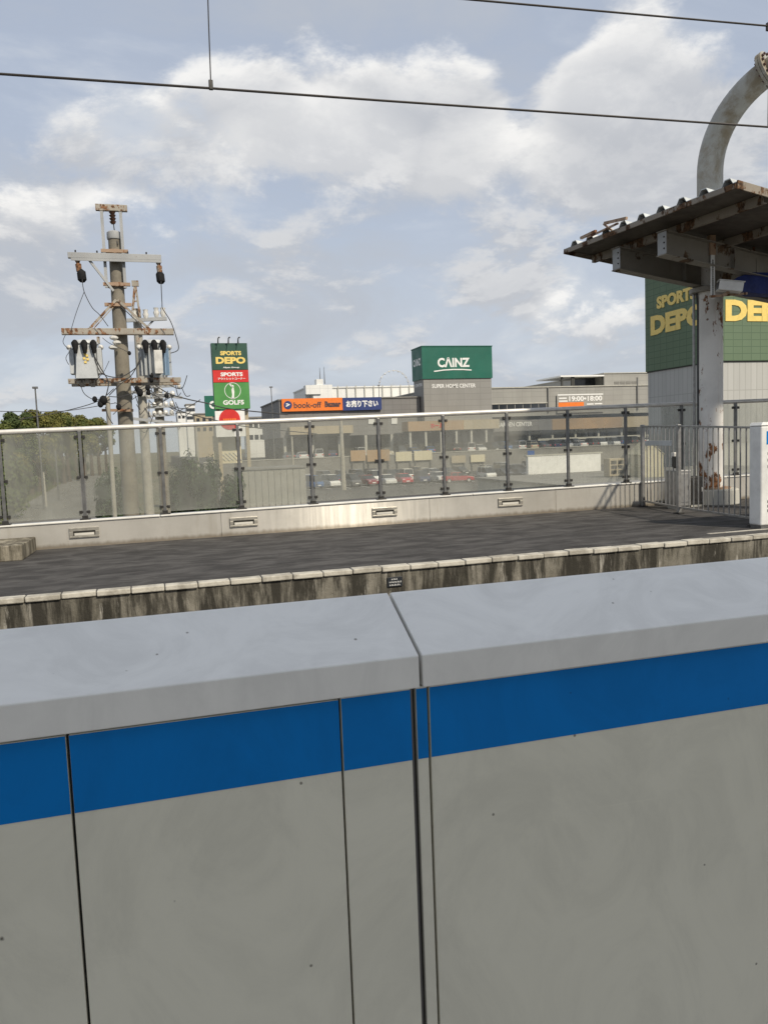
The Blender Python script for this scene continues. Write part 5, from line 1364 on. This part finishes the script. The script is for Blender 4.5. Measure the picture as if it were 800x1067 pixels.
T = [make_tree('broadleaf_tree', 11.5, 2.7, 'leaf_olive', 6500, 1, .17), make_tree('broadleaf_tree', 11.5, 2.6, 'leaf_green', 6500, 2, .17), make_tree('broadleaf_tree', 12, 2.1, 'leaf_dark', 6500, 3, .15)]
kn = ['olive yellow', 'mid green', 'dark green']
TR = [(-14, 427, 100, 1), (3, 437, 92, 0), (10, 425, 112, 2), (19, 429, 104, 1), (27, 426, 128, 2), (35, 421, 112, 0), (42, 427, 100, 0), (50, 424, 115, 0), (58, 423, 104, 0), (67, 425, 116, 0), (75, 430, 110, 1), (84, 428, 122, 0), (92, 432, 118, 1), (100, 431, 128, 0), (108, 437, 140, 1), (-30, 424, 108, 2), (62, 428, 128, 1)]
usedT = set()
TR.sort()
cntT = Counter()
for i, (px, pyt, Y, kd) in enumerate(TR):
    Y = 88 + max(0, px)*1.35 + (Y % 7)*2.2
    A = at(px, pyt, Y=Y); H_ = A.z-GZ; sc = H_/11.3
    if kd in usedT: r = copy_tree(T[kd])
    else: r = T[kd]; usedT.add(kd)
    r.location = (A.x, Y, GZ); r.rotation_euler = (0, 0, i*1.7); r.scale = (sc*1.08, sc*1.08, sc)
    tag(r, f'{kn[kd]} tree in the woods at left, {ORD[i]} from the left edge', 'tree', 'woods beside the lane')
# undergrowth closing the lower part of the woods, verge grass
def make_shrub(name, h, rw, mat, nl, seed, ls):
    rnd = random.Random(seed); r = thing(name, (0, 0, 0), 'shrub', 'shrub')
    m = MB()
    for i in range(6):
        a = rnd.uniform(0, 6.28); m.tube([(0, 0, 0), (cos(a)*rw*.2, sin(a)*rw*.2, h*.35), (cos(a)*rw*.5, sin(a)*rw*.5, h*.75)], [h*.02, h*.014, h*.004], 5)
    m.build('stem', 'bark', r); m = MB()
    lob = [(V(rnd.uniform(-.55, .55)*rw, rnd.uniform(-.55, .55)*rw, h*rnd.uniform(.22, .75)), rw*rnd.uniform(.3, .5)) for _ in range(9)]
    for i in range(nl):
        c, rr = rnd.choice(lob); d = V(rnd.gauss(0, 1), rnd.gauss(0, 1), rnd.gauss(0, 1)).normalized()*rr*rnd.random()**.4
        p = c+d
        if p.z < .05: p.z = rnd.uniform(.05, .4)
        n_ = (d.normalized()+V(rnd.gauss(0, .5), rnd.gauss(0, .5), .4)).normalized(); a = n_.orthogonal().normalized(); a.rotate(Quaternion(n_, rnd.uniform(0, 6.28))); b = n_.cross(a); s = ls*rnd.uniform(.6, 1.3); n0 = len(m.v)
        m.v += [p-a*s, p-b*s*.5, p+a*s, p+b*s*.5]; m.f.append([n0, n0+1, n0+2, n0+3])
    m.build('foliage', mat, r); return r
S = [make_shrub('shrub', 4, 2.2, 'leaf_dark', 2600, 11, .16), make_shrub('shrub', 4, 2.2, 'leaf_shrub', 2600, 12, .16)]
SH = [(-16, 470, 84, 0, 'dark shrub at the left border under the woods'), (0, 474, 88, 0, 'dark shrub below the olive tree at far left'), (14, 476, 96, 0, 'dark shrub under the woods left of the lamp post'), (27, 476, 100, 0, 'dark shrub under the woods at the lamp post'), (40, 476, 108, 0, 'dark shrub behind the short white post'), (52, 477, 116, 0, 'dark shrub under the woods right of the white post'), (64, 478, 124, 0, 'dark shrub where the lane bends by the woods'), (76, 479, 140, 0, 'small dark shrub at the far end of the lane'), (90, 474, 150, 0, 'dark shrub behind the second fence post'),
      (197, 470, 60, 1, 'large green shrub left of the sign tower'), (212, 476, 58, 1, 'green shrub second of three below the sign tower'), (228, 482, 56, 1, 'green shrub right of three below the sign tower'), (183, 485, 62, 1, 'small green shrub right of the third fence post'), (108, 484, 62, 1, 'bluish shrub at the foot of the pipe post'), (118, 491, 60, 1, 'low bluish shrub under the big utility pole'), (131, 494, 61, 1, 'low bluish shrub right of the big utility pole'), (240, 490, 55, 1, 'small shrub left of the metal shed')]
usedS = set()
for i, (px, pyt, Y, kd, lb_) in enumerate(SH):
    if kd == 0: Y = 84 + max(0, px)*1.45; px -= 7
    A = at(px, pyt, Y=Y); h_ = A.z-GZ; sc = h_/3.9
    if kd in usedS: r = copy_tree(S[kd])
    else: r = S[kd]; usedS.add(kd)
    wsc = sc*(1.0 if kd == 0 else .50)
    r.location = (A.x, Y, GZ); r.rotation_euler = (0, 0, i*2.1); r.scale = (wsc, wsc, sc); tag(r, lb_, 'shrub', 'shrubs beyond the fence')
rnd = random.Random(5); m = MB()
for i in range(9000):
    y_ = rnd.uniform(60, 180); xe = -12.3-(y_-62)*.0875 if y_ < 110 else -16.4-(y_-110)*.044
    x = xe - abs(rnd.gauss(0, 2.2)); s = rnd.uniform(.15, .55); a = rnd.uniform(0, 6.28); p = V(x, y_, GZ)
    n0 = len(m.v); m.v += [p-V(cos(a), sin(a), 0)*.06, p+V(cos(a), sin(a), 0)*.06, p+V(rnd.gauss(0, .15), rnd.gauss(0, .15), s)]; m.f.append([n0, n0+1, n0+2])
o = m.build('verge_grass', 'leaf_green'); tag(o, 'strip of grass between the lane and the woods', None, None, 'stuff')
